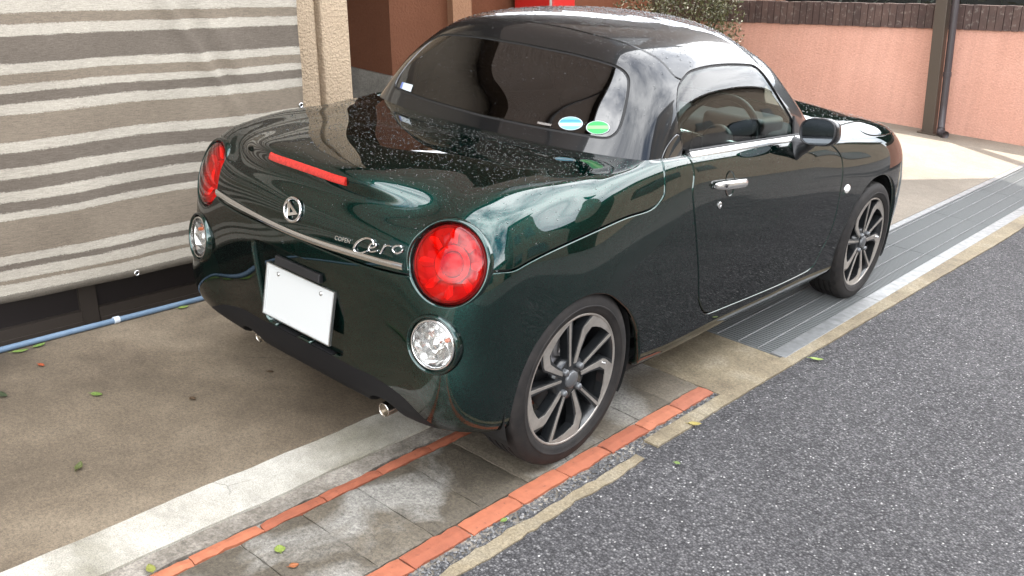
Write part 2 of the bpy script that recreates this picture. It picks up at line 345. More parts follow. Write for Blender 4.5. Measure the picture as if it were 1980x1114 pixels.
e_ = sheet('channel_edge', .815, .872, .80, 8.3, .003, M_OCHRE, .1, .0014, 300, drift=.016)
sheet('mortar_patch', .848, .884, -2.2, .705, .001, M_OCHRE, .06, .006, 90)
# ---- bricks
def brick_mat():
    m, nt, b = mat('red_brick'); p = pos(nt); r = rand(nt)
    c = ramp(nt, r, [(0, (.40, .118, .060)), (.45, (.52, .165, .082)), (.8, (.58, .20, .10)), (1, (.42, .14, .085))])
    c = mixc(nt, .6, c, ramp(nt, noise(nt, p, 24, 5, .65), [(.3, .68), (.65, 1.12)]), 'MULTIPLY')
    c = mixc(nt, ramp(nt, noise(nt, p, 46, 4, .6), [(.62, 0), (.72, .75)]), c, (.16, .055, .035))
    setc(nt, b, c); b.inputs['Roughness'].default_value = .8; bump(nt, noise(nt, p, 240, 3), .4, .003, b)
    return m
M_BRICK = brick_mat()
def rough_block(name, L, Wd, H, m, seed, j=.0016, nx=8, ny=3):
    rg = np.random.default_rng(seed); V = []; F = []
    xs = np.linspace(-Wd/2, Wd/2, ny); ys = np.linspace(-L/2, L/2, nx)
    idx = {}
    for i, y in enumerate(ys):
        for k, x in enumerate(xs):
            edge = (i in (0, nx-1))+(k in (0, ny-1)); idx[i, k] = len(V)
            V.append((x+rg.normal()*j*(k in (0, ny-1)), y+rg.normal()*j*(i in (0, nx-1)), -.0028*edge+rg.normal()*j*.35))
    for i in range(nx-1):
        for k in range(ny-1): F.append((idx[i, k], idx[i, k+1], idx[i+1, k+1], idx[i+1, k]))
    ring = [idx[0, k] for k in range(ny)]+[idx[i, ny-1] for i in range(1, nx)]+[idx[nx-1, k] for k in range(ny-2, -1, -1)]+[idx[i, 0] for i in range(nx-2, 0, -1)]
    n0 = len(V)
    for q in ring: x, y, z = V[q]; V.append((x*1.01, y*1.01, -H))
    m_ = len(ring)
    for q in range(m_): F.append((ring[q], n0+q, n0+(q+1) % m_, ring[(q+1) % m_]))
    return mesh_data(name, V, F, m)
row2 = empty('brick_edging', (.756, -2, 0)); tag(row2, 'row of orange bricks set flat beside the asphalt', 'brick edging')
BM = [rough_block('brick', .209, .062, .05, M_BRICK, s) for s in range(5)]
for k in range(13):
    y = 1.306-.1075-.2165*k
    shared('brick', BM[k % 5], row2, Matrix.Translation((.756+random.gauss(0, .0012), y, .002+random.gauss(0, .0008))) @ Matrix.Rotation(random.gauss(0, .006)+(math.pi if k % 3 == 0 else 0), 4, 'Z'))
row1 = empty('brick_edging', (.379, -2, 0)); tag(row1, 'narrow row of red bricks between pale kerb and square pavers', 'brick edging')
BM1 = [rough_block('brick', .206, .036, .05, M_BRICK, 20+s, ny=3) for s in range(4)]
for k in range(15):
    y = 1.306-.113-.2085*k-.02
    shared('brick', BM1[k % 4], row1, Matrix.Translation((.379+random.gauss(0, .001), y, .003+random.gauss(0, .0008))) @ Matrix.Rotation(random.gauss(0, .006)+(math.pi if k % 2 else 0), 4, 'Z'))
def paver_mat():
    m, nt, b = mat('paver_concrete'); p = pos(nt)
    fine = noise(nt, p, 240, 3, .75); big = noise(nt, p, 3.1, 4, .5, .6)
    dry = ramp(nt, big, [(.50, 0), (.62, 1)])
    wet = mixc(nt, rand(nt), (.125, .104, .075), (.215, .180, .132))
    c = mixc(nt, dry, wet, (.36, .34, .30))
    c = mixc(nt, .75, c, ramp(nt, fine, [(.28, .45), (.5, 1), (.72, 1.35)]), 'MULTIPLY')
    c = mixc(nt, .5, c, ramp(nt, noise(nt, p, 16, 5, .7), [(.3, .6), (.65, 1.15)]), 'MULTIPLY')
    c = mixc(nt, .8, c, ramp(nt, noise(nt, p, 95, 3, .7), [(.32, .5), (.5, 1.0), (.68, 1.4)]), 'MULTIPLY')
    setc(nt, b, c); setc(nt, b, ramp(nt, dry, [(0, .62), (1, .92)]), 'Roughness')
    bump(nt, mth(nt, 'ADD', fine, noise(nt, p, 40, 3)), .6, .004, b)
    return m
M_PAV = paver_mat()
pv = empty('paver_strip', (.56, -2, 0)); tag(pv, 'strip of wet grey concrete pavers between the two brick rows', 'pavers')
PM = [rough_block('paver', .1945, .318, .05, M_PAV, 40+s, .0013, 8, 10) for s in range(5)]
for k in range(14):
    y = 1.306-.098-.1975*k
    shared('paver', PM[k % 5], pv, Matrix.Translation((.5605+random.gauss(0, .001), y, .0005+random.gauss(0, .0009))) @ Matrix.Rotation(random.gauss(0, .003)+(math.pi if k % 2 else 0), 4, 'Z'))
# ---- loose chippings: along the bricks and strewn over the lane
M_CHIP = simple('stone_chip', (.2, .2, .2), .7)
_, nt_, b_ = M_CHIP, M_CHIP.node_tree, M_CHIP.node_tree.nodes['Principled BSDF']
_v = nt_.nodes.new('ShaderNodeTexVoronoi'); _v.inputs['Scale'].default_value = 120; nt_.links.new(pos(nt_), _v.inputs['Vector'])
_s = nt_.nodes.new('ShaderNodeSeparateColor'); nt_.links.new(_v.outputs['Color'], _s.inputs[0])
setc(nt_, b_, ramp(nt_, _s.outputs[0], [(0, (.035, .036, .04)), (.5, (.11, .108, .11)), (.8, (.20, .195, .19)), (.95, (.27, .26, .255)), (1, (.52, .50, .47))]))
def chips(name, P, S, label):
    o8 = np.array([(1, 0, 0), (-1, 0, 0), (0, 1, 0), (0, -1, 0), (0, 0, .7), (.6, .6, .3), (-.6, .6, .35), (-.6, -.6, .3), (.6, -.6, .35)])
    f8 = [(0, 5, 4), (5, 2, 4), (2, 6, 4), (6, 1, 4), (1, 7, 4), (7, 3, 4), (3, 8, 4), (8, 0, 4)]
    V = []; F = []
    for p_, s in zip(P, S):
        a = rng.uniform(0, 6.28); R = np.array([[math.cos(a), -math.sin(a), 0], [math.sin(a), math.cos(a), 0], [0, 0, 1]])
        q = (o8*rng.uniform(.6, 1.25, size=(9, 1))*np.array([1, rng.uniform(.5, 1), rng.uniform(.4, .9)])*s) @ R.T+p_
        k = len(V); V += list(q); F += [tuple(i+k for i in f) for f in f8]
    o = obj(name, V, F, M_CHIP); tag(o, label, 'gravel', kind='stuff')
n = 4200; y = rng.uniform(-1.3, 1.35, n); x = rng.uniform(.790, .848, n)+np.where(rng.random(n) < .2, rng.uniform(0, .07, n), 0)
chips('gravel', np.stack([x, y, np.full(n, -.006)], 1), rng.uniform(.0025, .0075, n), 'dark stone chippings filling the gap beside the orange bricks')
n = 8000; d = rng.uniform(0, 1, n)**1.5*5; y = -1.2+d+rng.uniform(0, .6, n); x = .9+rng.uniform(0, 2.2, n)
chips('road_chippings', np.stack([x, y, np.full(n, -.0055)], 1), rng.uniform(.0018, .0048, n), 'grey and pale stones worn proud of the asphalt surface')
# ---- steel grating over the drain
M_GALV, _nt, _b = mat('galvanised_steel'); _p = pos(_nt)
setc(_nt, _b, ramp(_nt, noise(_nt, _p, 18, 5, .6), [(.3, (.25, .255, .252)), (.7, (.40, .408, .405))])); _b.inputs['Metallic'].default_value = .55
setc(_nt, _b, ramp(_nt, noise(_nt, _p, 40, 4), [(.3, .38), (.7, .62)]), 'Roughness')
M_GBAR = simple('grating_bar_steel', (.235, .245, .243), .5, .4)
gy = 1.800; GL = .995; gi = 0
place_words = ['steel drain grating ending at the sandy concrete slab', 'steel drain grating under the front right tyre', 'steel drain grating just ahead of the front tyre',
               'steel drain grating second ahead of the car', 'steel drain grating beside the sunlit yard', 'steel drain grating farthest away near the orange wall']
while gy < 7.7:
    e = empty('drain_grating', (.6, gy, 0)); tag(e, place_words[gi], 'grating', 'gratings covering the drain channel')
    y0, y1 = gy+.002, gy+GL-.002
    MB().box((.762, y0, -.02), (.828, y1, .004)).obj('edge_plate', M_GALV, e, bevel=.001)
    MB().box((.352, y0, -.02), (.392, y1, .004)).obj('edge_plate', M_GALV, e, bevel=.001)
    b = MB()
    yy = y0+.004
    while yy < y1-.003:
        b.box((.392, yy-.0023, -.028), (.762, yy+.0023, 0)); yy += .0205
    o = b.obj('cross_bars', M_GBAR, e); o['kind'] = 'stuff'
    for xr in (.415, .512, .612, .703):
        yy = np.arange(y0, y1, .011); pts = [(xr+.0022*(-1)**i, v_, .002+.0012*(-1)**i) for i, v_ in enumerate(yy)]
        MB().tube(pts, .0032, 5).obj('twisted_rod', M_GALV, e)
    gy += GL; gi += 1
# ---- blue pipe along the house
M_PIPE, _nt, _b = mat('blue_plastic'); _p = pos(_nt)
setc(_nt, _b, ramp(_nt, noise(_nt, _p, 9, 5, .65), [(.3, (.12, .195, .29)), (.7, (.20, .29, .40))])); _b.inputs['Roughness'].default_value = .5
pp = empty('water_pipe', (-1.104, 0, 0)); tag(pp, 'thin pale blue pipe lying along the foot of the house', 'pipe')
MB().tube([(-1.103+.0015*math.sin(v*5), v, .011) for v in np.linspace(-3, 3.1, 60)], .011, 14).obj('tube', M_PIPE, pp, smooth=True)
for v in (-.02, 1.9): MB().tube([(-1.103+.0015*math.sin(v*5), v-.011, .0125), (-1.103, v+.011, .0125)], .0137, 14).obj('joint_band', simple('pipe_tape', (.55, .6, .65), .5), pp, angle=40)
# ---------------------------------------------------------------- house on the left, walls, far things
def up(p, h): return tuple(np.array(p, float)+UPV*h)
def wallprism(base, h, name, m, parent, bevel=0):
    return MB().prism(base, UPV*h).obj(name, m, parent, bevel=bevel)
M_BEIGE = stucco_mat('beige_roughcast', (.62, .47, .32), (.70, .55, .39), 120, .010)
M_BROWN = stucco_mat('brown_stucco', (.23, .095, .052), (.28, .12, .068), 70, .006)
M_PEACH = stucco_mat('peach_stucco', (.50, .28, .17), (.54, .31, .19), 70, .008)
M_GREYC = concrete_mat('footing_concrete', (.24, .23, .20), (.36, .34, .30), (.45, .43, .38), 2.2)
M_SASH = simple('dark_sash', (.018, .014, .013), .42)
M_SASH2 = simple('brown_sash', (.034, .026, .02), .5)
M_UP = stucco_mat('upper_stucco', (.27, .205, .165), (.31, .24, .195), 40, .01)
house = empty('house', (-3, 0, 0)); tag(house, 'house on the left with beige pillar, brown stucco and dark window base', 'house')
# dark window base under the cloth
wallprism([(-1.42, -6, -.12), (-1.285, -6, -.12), (-1.285, .975, -.12), (-1.42, .975, -.12)], 2.6, 'wall', M_SASH, house)
for y0, y1 in ((-6, -1.037), (-.963, -.072), (.002, .95)):
    wallprism([(-1.286, y0, -.12), (-1.262, y0, -.12), (-1.262, y1, -.12), (-1.286, y1, -.12)], .125, 'sash_rail', M_SASH2, house)
    wallprism([(-1.262, y0, -.12), (-1.256, y0, -.12), (-1.256, y1, -.12), (-1.262, y1, -.12)], .085, 'sash_lip', M_SASH2, house)
for y in (-1.0, -.035): wallprism([(-1.286, y-.034, -.12), (-1.268, y-.034, -.12), (-1.268, y+.034, -.12), (-1.286, y+.034, -.12)], 2.5, 'mullion', M_SASH2, house)
# stepped beige pillar
MBp = MB().prism([(-1.72, 1.0, -.1), (-1.345, 1.0, -.1), (-1.345, 1.235, -.1), (-1.72, 1.235, -.1)], UPV*2.8); o = MBp.obj('pillar', M_BEIGE, house)
MBp = MB().prism([(-1.72, 1.235, -.1), (-1.37, 1.235, -.1), (-1.37, 1.258, -.1), (-1.72, 1.258, -.1)], UPV*2.8); MBp.obj('pillar_groove', M_BEIGE, house)
MBp = MB().prism([(-1.72, 1.258, -.1), (-1.325, 1.258, -.1), (-1.325, 1.425, -.1), (-1.72, 1.425, -.1)], UPV*2.8); MBp.obj('pillar', M_BEIGE, house, bevel=.012)
# recessed porch
wallprism([(-8, 3.98, -.1), (-3.92, 3.98, -.1), (-3.92, 4.2, -.1), (-8, 4.2, -.1)], 2.8, 'wall', M_BROWN, house)
wallprism([(-8, 3.95, -.1), (-3.90, 3.95, -.1), (-3.90, 4.0, -.1), (-8, 4.0, -.1)], .36, 'footing', M_GREYC, house)
wallprism([(-4.2, 4.2, -.1), (-3.93, 4.2, -.1), (-3.93, 4.68, -.1), (-4.2, 4.68, -.1)], 2.8, 'wall', M_BROWN, house)
wallprism([(-4.2, 4.68, -.1), (-3.86, 4.68, -.1), (-3.86, 4.92, -.1), (-4.2, 4.92, -.1)], 2.8, 'pillar', M_PEACH, house)
wallprism([(-6, 6.3, -.1), (-4.0, 6.3, -.1), (-4.0, 6.5, -.1), (-6, 6.5, -.1)], 2.6, 'wall', M_BROWN, house)
wallprism([(-4.28, 4.93, -.1), (-4.2, 4.93, -.1), (-4.2, 6.3, -.1), (-4.28, 6.3, -.1)], 2.6, 'wall', M_BROWN, house)
wallprism([(-8, 1.0, -.1), (-7.8, 1.0, -.1), (-7.8, 4.0, -.1), (-8, 4.0, -.1)], 2.8, 'wall', M_BROWN, house)
# upper floor above the porch and the window wall, with eaves; unseen, slanted end added to shape the shadow edge on the yard
MB().prism([(-10, -7, 2.45), (-1.32, -7, 2.45), (-1.32, 7.2, 2.45), (-3.2, 3.9, 2.45), (-10, 3.9, 2.45)], (0, 0, 3.3)).obj('upper_storey', M_UP, house)
MB().prism([(-10.4, -7.4, 5.75), (-1.08, -7.4, 5.75), (-1.08, 7.9, 5.75), (-3.05, 4.25, 5.75), (-10.4, 4.25, 5.75)], (0, 0, .18)).obj('eaves', M_SASH2, house)
rf = MB(); rf.add([(-10.4, -7.4, 5.935), (-1.08, -7.4, 5.935), (-3.05, 4.25, 5.935), (-10.4, 4.25, 5.935), (-5.7, -5, 7.3), (-5.7, 2, 7.3)], [(0, 1, 4), (1, 2, 5, 4), (2, 3, 5), (3, 0, 4, 5)]).obj('roof', simple('roof_tiles', (.05, .05, .055), .6), house)
MB().tube([(-1.27, -.75, 2.5), (-1.27, -.75, 5.7)], .04, 10).obj('downpipe', M_SASH2, house, smooth=True)
for yw in (-4.9, 3.6):
    f = MB().box((-1.33, yw-.85, 3.3), (-1.29, yw+.85, 4.7)).obj('window', M_SASH2, house)
    MB().box((-1.30, yw-.78, 3.37), (-1.284, yw+.78, 4.63)).obj('pane', simple('window_pane', (.02, .025, .03), .05), f)
# ---- striped shade cloth
HB = [1.30, 1.22, 1.20, 1.12, 1.10, 1.06, 1.04, 1.001, .997, .967, .963, .928, .924, .833, .829, .80, .794, .764, .76, .733, .729, .699, .695, .659, .656, .566, .562, .529, .525, .471, .463, .434, .43, .389, .385, .352, .344, .313, .311, .284, .28, .153, .149, .124, .122, .099, .092, .063, .061, .044, .042, .010, .007, -.024]
CRM, TAU, DRK, HEM = (.57, .52, .435), (.285, .235, .180), (.200, .168, .136), (.25, .22, .18)
SEQ = [DRK, CRM, DRK, CRM, TAU, CRM, DRK, CRM, TAU, CRM, DRK, CRM, TAU, CRM, DRK, CRM, DRK, CRM, DRK, CRM, TAU, CRM, DRK, CRM, TAU, CRM, HEM]
hs, cols = [2.3, 1.31], [TAU, TAU]
for a, b_, c in zip(HB[0::2], HB[1::2], SEQ):
    k = max(1, int((a-b_)/.02))
    a2, b3 = a-.0032, b_+.0032
    for q in range(k+1): hs.append(a2+(b3-a2)*q/k); cols.append(c)
ys = np.linspace(-3.2, 1.035, 130)
def cloth_off(y, h):
    w = .016*np.sin(y*3.1+h*2)+.009*np.sin(y*7.3+1+h*4)+.0045*np.sin(h*9+y*2)+.0025*np.sin(y*17+h*11)+.002*np.sin(h*23-y*9)
    d1 = (y-(.407+.62*(1.005-h)))                       # the diagonal fold
    w = w+.026*np.exp(-(d1/.028)**2)*np.clip((h-.5)*4, 0, 1)-.016*np.exp(-((d1-.06)/.04)**2)*np.clip((h-.5)*4, 0, 1)
    d2 = (y-(.62+.5*(.9-h))); w = w+.014*np.exp(-(d2/.022)**2)*np.clip((h-.55)*4, 0, 1)
    return w
V = []; F = []; CC = []
for h, c in zip(hs, cols):
    for y in ys:
        sag = .006*math.sin(y*2.4+.5)+.004*math.sin(y*6.5)
        q = np.array([-1.215, y, .15])+UPV*(h+sag*max(0, 1-abs(h-.3)))
        q[0] += float(cloth_off(y, h)); V.append(q); CC.append(((h+.03)/1.40, 0, 0))
n = len(ys)
for i in range(len(hs)-1):
    for k in range(n-1): F.append((i*n+k, (i+1)*n+k, (i+1)*n+k+1, i*n+k+1))
M_CLOTH, nt, b = mat('striped_cloth'); p = pos(nt)
at = nt.nodes.new('ShaderNodeAttribute'); at.attribute_name = 'stripe'
sp_ = nt.nodes.new('ShaderNodeSeparateColor'); nt.links.new(at.outputs['Color'], sp_.inputs[0])
fz = mth(nt, 'ADD', mth(nt, 'MULTIPLY', mth(nt, 'SUBTRACT', noise(nt, pos(nt, (1, 14, 60)), 10, 4, .7), .5), .017), mth(nt, 'MULTIPLY', mth(nt, 'SUBTRACT', noise(nt, pos(nt, (1, 2, 30)), 6, 3, .6), .5), .010))
hh = mth(nt, 'ADD', sp_.outputs[0], fz)
stops = sorted([(max(0, (b_-.002+.03)/1.40), c) for b_, c in zip(HB[1::2], SEQ)], key=lambda q: q[0]); stops[0] = (0, stops[0][1]); stops.append(((1.302+.03)/1.40, TAU))
stc = ramp(nt, hh, stops, 'CONSTANT')
weave = noise(nt, pos(nt, (1, 3, 55)), 10, 4, .7); mott = noise(nt, pos(nt, (1, 40, 110)), 4, 3, .7)
c = mixc(nt, .75, stc, ramp(nt, weave, [(.3, .58), (.7, 1.3)]), 'MULTIPLY')
c = mixc(nt, .6, c, ramp(nt, mott, [(.3, .6), (.7, 1.25)]), 'MULTIPLY'); c = mixc(nt, .3, c, ramp(nt, noise(nt, p, 3, 4), [(.3, .7), (.7, 1.1)]), 'MULTIPLY')
setc(nt, b, c); b.inputs['Roughness'].default_value = .9; b.inputs['Specular IOR Level'].default_value = .15
bump(nt, weave, .25, .002, b)
cloth = empty('shade_cloth', (-1.215, 0, .13)); tag(cloth, 'striped taupe and cream shade cloth hanging on the house wall', 'shade cloth')
o = obj('fabric', V, F, M_CLOTH, cloth, smooth=True)
ca = o.data.color_attributes.new('stripe', 'FLOAT_COLOR', 'POINT')
ca.data.foreach_set('color', np.array([(*c, 1) for c in CC], float).ravel())
sm = o.modifiers.new('thickness', 'SOLIDIFY'); sm.thickness = .0015
M_CHR = simple('chrome', (.80, .80, .80), .08, 1.0)
for y, h in ((.125, -.004), (1.018, .578), (-.77, -.004), (1.018, 1.35)):
    q = np.array([-1.215, y, .15])+UPV*h; q[0] += float(cloth_off(y, h))+.004
    t = [q+np.array([0, .0095*math.cos(a), .0095*math.sin(a)]) for a in np.linspace(0, 2*math.pi, 20, endpoint=False)]
    g_ = MB().tube(t, .0036, 8, closed=True, up=(1, 0, 0)).obj('eyelet', M_CHR, cloth, smooth=True)
    MB().lathe([(.008, 0), (.0001, 0)], frame(q+np.array([-.0015, 0, 0]), (1, 0, 0), (0, 1, 0)), 16).obj('hole', M_DARK, g_)
# ---- orange wall at the back
def wall_top(x): return .70+(x+3.63)*.085
ow = empty('boundary_wall', (-1.7, 7.95, 0)); tag(ow, 'orange stucco boundary wall capped with upright brown tiles', 'wall')
M_OR = stucco_mat('orange_stucco', (.78, .42, .315), (.84, .47, .36), 80, .006, .18)
def wy(x): return 7.86+.10*(x+1.2)
def wquad(x0, x1, zb, zt, d, y_off=0):
    return [(x0, wy(x0)+y_off, zb), (x1, wy(x1)+y_off, zb), (x1, wy(x1)+y_off+d, zb), (x0, wy(x0)+y_off+d, zb)]
mw = MB(); x0, x1 = -6.0, 2.4
for s in ((x0, -.75), (-.75, x1)):
    b8 = []
    a0, a1 = s
    lo = [(a0, wy(a0), -.1), (a1, wy(a1), -.1), (a1, wy(a1)+.15, -.1), (a0, wy(a0)+.15, -.1)]
    hi = [(q[0], q[1], wall_top(q[0])) for q in lo]
    mw.add(lo+hi, [(0, 3, 2, 1), (4, 5, 6, 7), (0, 1, 5, 4), (1, 2, 6, 5), (2, 3, 7, 6), (3, 0, 4, 7)])
mw.obj('wall_body', M_OR, ow)
M_CAP, nt, b = mat('brown_coping_tile'); p = pos(nt)
c = mixc(nt, rand(nt), (.075, .040, .032), (.115, .066, .052))
c = mixc(nt, ramp(nt, noise(nt, p, 28, 5, .7), [(.56, 0), (.66, .8)]), c, (.26, .22, .19)); c = mixc(nt, .6, c, ramp(nt, noise(nt, p, 9, 4), [(.3, .5), (.7, 1.2)]), 'MULTIPLY')
setc(nt, b, c); b.inputs['Roughness'].default_value = .75; bump(nt, noise(nt, p, 60, 3), .4, .004, b)
pit = .066; cap = MB().box((-.031, -.02, -.012), (.031, .18, .205)); me_cap = mesh_data('coping_tile', cap.V, cap.F, M_CAP)
x = -3.75
while x < 2.3:
    shared('coping_tile', me_cap, ow, Matrix.Translation((x, wy(x)+random.gauss(0, .0015), wall_top(x)+random.gauss(0, .002))) @ Matrix.Rotation(-.085, 4, 'Y') @ Matrix.Rotation(.1, 4, 'Z')); x += pit
# post and downpipe in front of the wall
M_POST = simple('brown_steel_post', (.055, .040, .028), .5)
ps = empty('steel_post', (-.64, 7.7, 0)); tag(ps, 'brown square steel post standing against the orange wall', 'post')
MB().prism([(-.69, 7.66, 0), (-.585, 7.66, 0), (-.585, 7.76, 0), (-.69, 7.76, 0)], UPV*2.6).obj('shaft', M_POST, ps, bevel=.006)
MB().prism([(-.72, 7.63, .001), (-.555, 7.63, .001), (-.555, 7.79, .001), (-.72, 7.79, .001)], UPV*.012).obj('base_plate', M_POST, ps)
M_DP = simple('dark_downpipe', (.040, .032, .034), .45)
dp = empty('downpipe', (-.53, 7.68, 0)); tag(dp, 'dark round downpipe beside the steel post, elbow at its foot', 'downpipe')
MB().tube([np.array((-.535, 7.70, .06))+UPV*h for h in np.linspace(0, 2.5, 12)], .032, 14).obj('pipe', M_DP, dp, smooth=True)
MB().tube([np.array((-.535, 7.70, .07)), np.array((-.532, 7.69, .045)), np.array((-.515, 7.67, .03)), np.array((-.46, 7.63, .026))], .036, 12).obj('elbow', M_DP, dp, smooth=True)
for h in (.5, 1.35): MB().tube([np.array((-.535, 7.70, .06))+UPV*(h-.02), np.array((-.535, 7.70, .06))+UPV*(h+.02)], .037, 14).obj('bracket', M_DP, dp, angle=40)
# far things along the top edge
rp = empty('red_mail_box', (-3.9, 5.95, 0)); tag(rp, 'bright red box just visible behind the car roof', 'mail box')
M_RED = simple('red_paint', (.62, .03, .025), .35)
b_ = MB().prism([(-4.12, 5.8, -.1), (-3.62, 5.8, -.1), (-3.62, 6.15, -.1), (-4.12, 6.15, -.1)], UPV*1.5).obj('cabinet', M_RED, rp, bevel=.02)
MB().prism([(-3.66, 5.795, -.1), (-3.635, 5.795, -.1), (-3.635, 5.80, -.1), (-3.66, 5.80, -.1)], UPV*1.5).obj('white_strip', simple('white_trim', (.75, .75, .73), .4), rp)
MB().prism([(-4.16, 5.76, -.1), (-3.58, 5.76, -.1), (-3.58, 6.19, -.1), (-4.16, 6.19, -.1)], UPV*.10).obj('plinth', M_GREYC, rp)
# bush
M_LEAF, nt, b = mat('bush_leaf')
g_ = nt.nodes.new('ShaderNodeNewGeometry')
setc(nt, b, ramp(nt, g_.outputs['Random Per Island'], [(0, (.05, .055, .02)), (.5, (.10, .105, .035)), (1, (.16, .15, .06))])); b.inputs['Roughness'].default_value = .6
bu = empty('bush', (-2.95, 6.9, 0)); tag(bu, 'loose yellowish green bush behind the car roof', 'bush')
V = []; F = []
for i in range(9500):
    d = rng.normal(size=3); d /= np.linalg.norm(d); rr = rng.uniform(.25, 1)**.5
    c_ = np.array([-3.0, 7.0, .75])+d*rr*np.array([.68, .45, .75])*(1+.18*math.sin(5*d[0]+3*d[2])+.12*math.sin(9*d[1]))
    if c_[2] < 0.05: continue
    a = rng.normal(size=3); a /= np.linalg.norm(a); b2 = np.cross(a, rng.normal(size=3)); b2 /= np.linalg.norm(b2); s = rng.uniform(.011, .026)
    k = len(V); V += [c_-a*s, c_+b2*s*.4, c_+a*s, c_-b2*s*.4]; F += [(k, k+1, k+2, k+3)]
o = obj('foliage', V, F, M_LEAF, bu); o['kind'] = 'stuff'
mt = MB()
for i in range(9):
    a = rng.uniform(0, 6.28); e_ = np.array([-3.0+.45*math.cos(a), 7.0+.35*math.sin(a), rng.uniform(.9, 1.4)])
    mt.tube([(-2.98, 7.0, -.05), ((-2.98+e_[0])/2, (7+e_[1])/2+.03, e_[2]*.5), e_], [.018, .011, .004], 6)
mt.obj('stem', simple('bark', (.07, .05, .035), .9), bu, smooth=True)
nw = empty('garden_wall', (-6, 8.7, 0)); tag(nw, 'brown rendered garden wall behind the bush', 'wall')
MB().prism([(-10, 8.6, -.1), (-2.7, 8.6, -.1), (-2.7, 8.8, -.1), (-10, 8.8, -.1)], UPV*2.6).obj('wall_body', M_BROWN, nw)
MB().prism([(-10, 8.55, 2.45), (-2.6, 8.55, 2.45), (-2.6, 8.85, 2.45), (-10, 8.85, 2.45)], UPV*.08).obj('capping', M_SASH2, nw)
# dark hedge and roof behind the wall
hg = empty('hedge', (-1.5, 9.3, 0)); tag(hg, 'dark mass of hedge beyond the orange wall', 'hedge')
V = []; F = []
for i in range(5000):
    c_ = np.array([rng.uniform(-4.5, 2.2), 9.0+abs(rng.normal())*.25, rng.uniform(.2, 2.3)]); a = rng.normal(size=3); a /= np.linalg.norm(a); b2 = np.cross(a, rng.normal(size=3)); b2 /= np.linalg.norm(b2); s = rng.uniform(.03, .06)
    k = len(V); V += [c_-a*s, c_+b2*s*.45, c_+a*s, c_-b2*s*.45]; F += [(k, k+1, k+2, k+3)]
o = obj('foliage', V, F, simple('hedge_leaf', (.016, .022, .014), .6), hg); o['kind'] = 'stuff'
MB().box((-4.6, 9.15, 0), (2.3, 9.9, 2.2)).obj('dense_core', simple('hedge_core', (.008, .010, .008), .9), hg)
# ---- buildings across the lane and behind the camera: they show in the paint and the glass
def block(name, lo, hi, m, label, wins, glassc=(.02, .025, .03)):
    e = empty(name, ((lo[0]+hi[0])/2, (lo[1]+hi[1])/2, 0)); tag(e, label, 'building')
    MB().box(lo, hi).obj('wall', m, e)
    MB().box((lo[0]-.35, lo[1]-.35, hi[2]), (hi[0]+.35, hi[1]+.35, hi[2]+.22)).obj('roof', M_SASH2, e)
    gm = simple('building_glass', glassc, .06)
    for a, b2 in wins:
        f = MB().box(a, b2).obj('window', M_SASH2, e)
        sx = .015 if b2[0]-a[0] < b2[1]-a[1] else 0
        MB().box((a[0]-sx+(.06 if not sx else 0), a[1]+(.06 if sx else -.015), a[2]+.06), (b2[0]+sx-(.06 if not sx else 0), b2[1]-(.06 if sx else -.015), b2[2]-.06)).obj('pane', gm, f)
    return e
M_TAN = stucco_mat('tan_render', (.23, .19, .15), (.27, .225, .18), 30, .006)
M_TAN2 = stucco_mat('pale_brown_render', (.62, .51, .44), (.68, .57, .50), 30, .006)
M_GRY = stucco_mat('grey_brown_render', (.15, .125, .105), (.18, .15, .125), 30, .006)
wl_ = [((7.98, y, z), (8.03, y+1.5, z+1.2)) for y in (-6, -2.6, 1.2, 4.6) for z in (.9,)]
block('house_across_lane', (8, -9, -.1), (15, 2.5, 2.9), M_TAN, 'tan two storey house across the lane facing the car', [w_ for w_ in wl_ if w_[0][1] < 1])
wl_ = [((7.48, y, z), (7.53, y+1.1, z+1.3)) for y in (4.1, 5.8) for z in (1, 3.9)]
block('apartment_block', (7.5, 3.8, -.1), (14, 7.4, 7.4), M_GRY, 'tall grey brown apartment block across the lane', wl_)
wl_ = [((7.98, y, z), (8.03, y+1.6, z+1.2)) for y in (10.5, 14, 18) for z in (.9,)]
block('low_house_across_lane', (8, 9.2, -.1), (15, 26, 4.2), M_TAN, 'low tan house farther up across the lane', wl_)
wl_ = [((x, -8.03, z), (x+1.5, -7.97, z+1.2)) for x in (-8.2, -5.2) for z in (1.0, 3.9)]
block('house_behind', (-9, -14, -.1), (-3.1, -8, 6.6), M_TAN2, 'grey brown house standing behind the photographer', wl_)
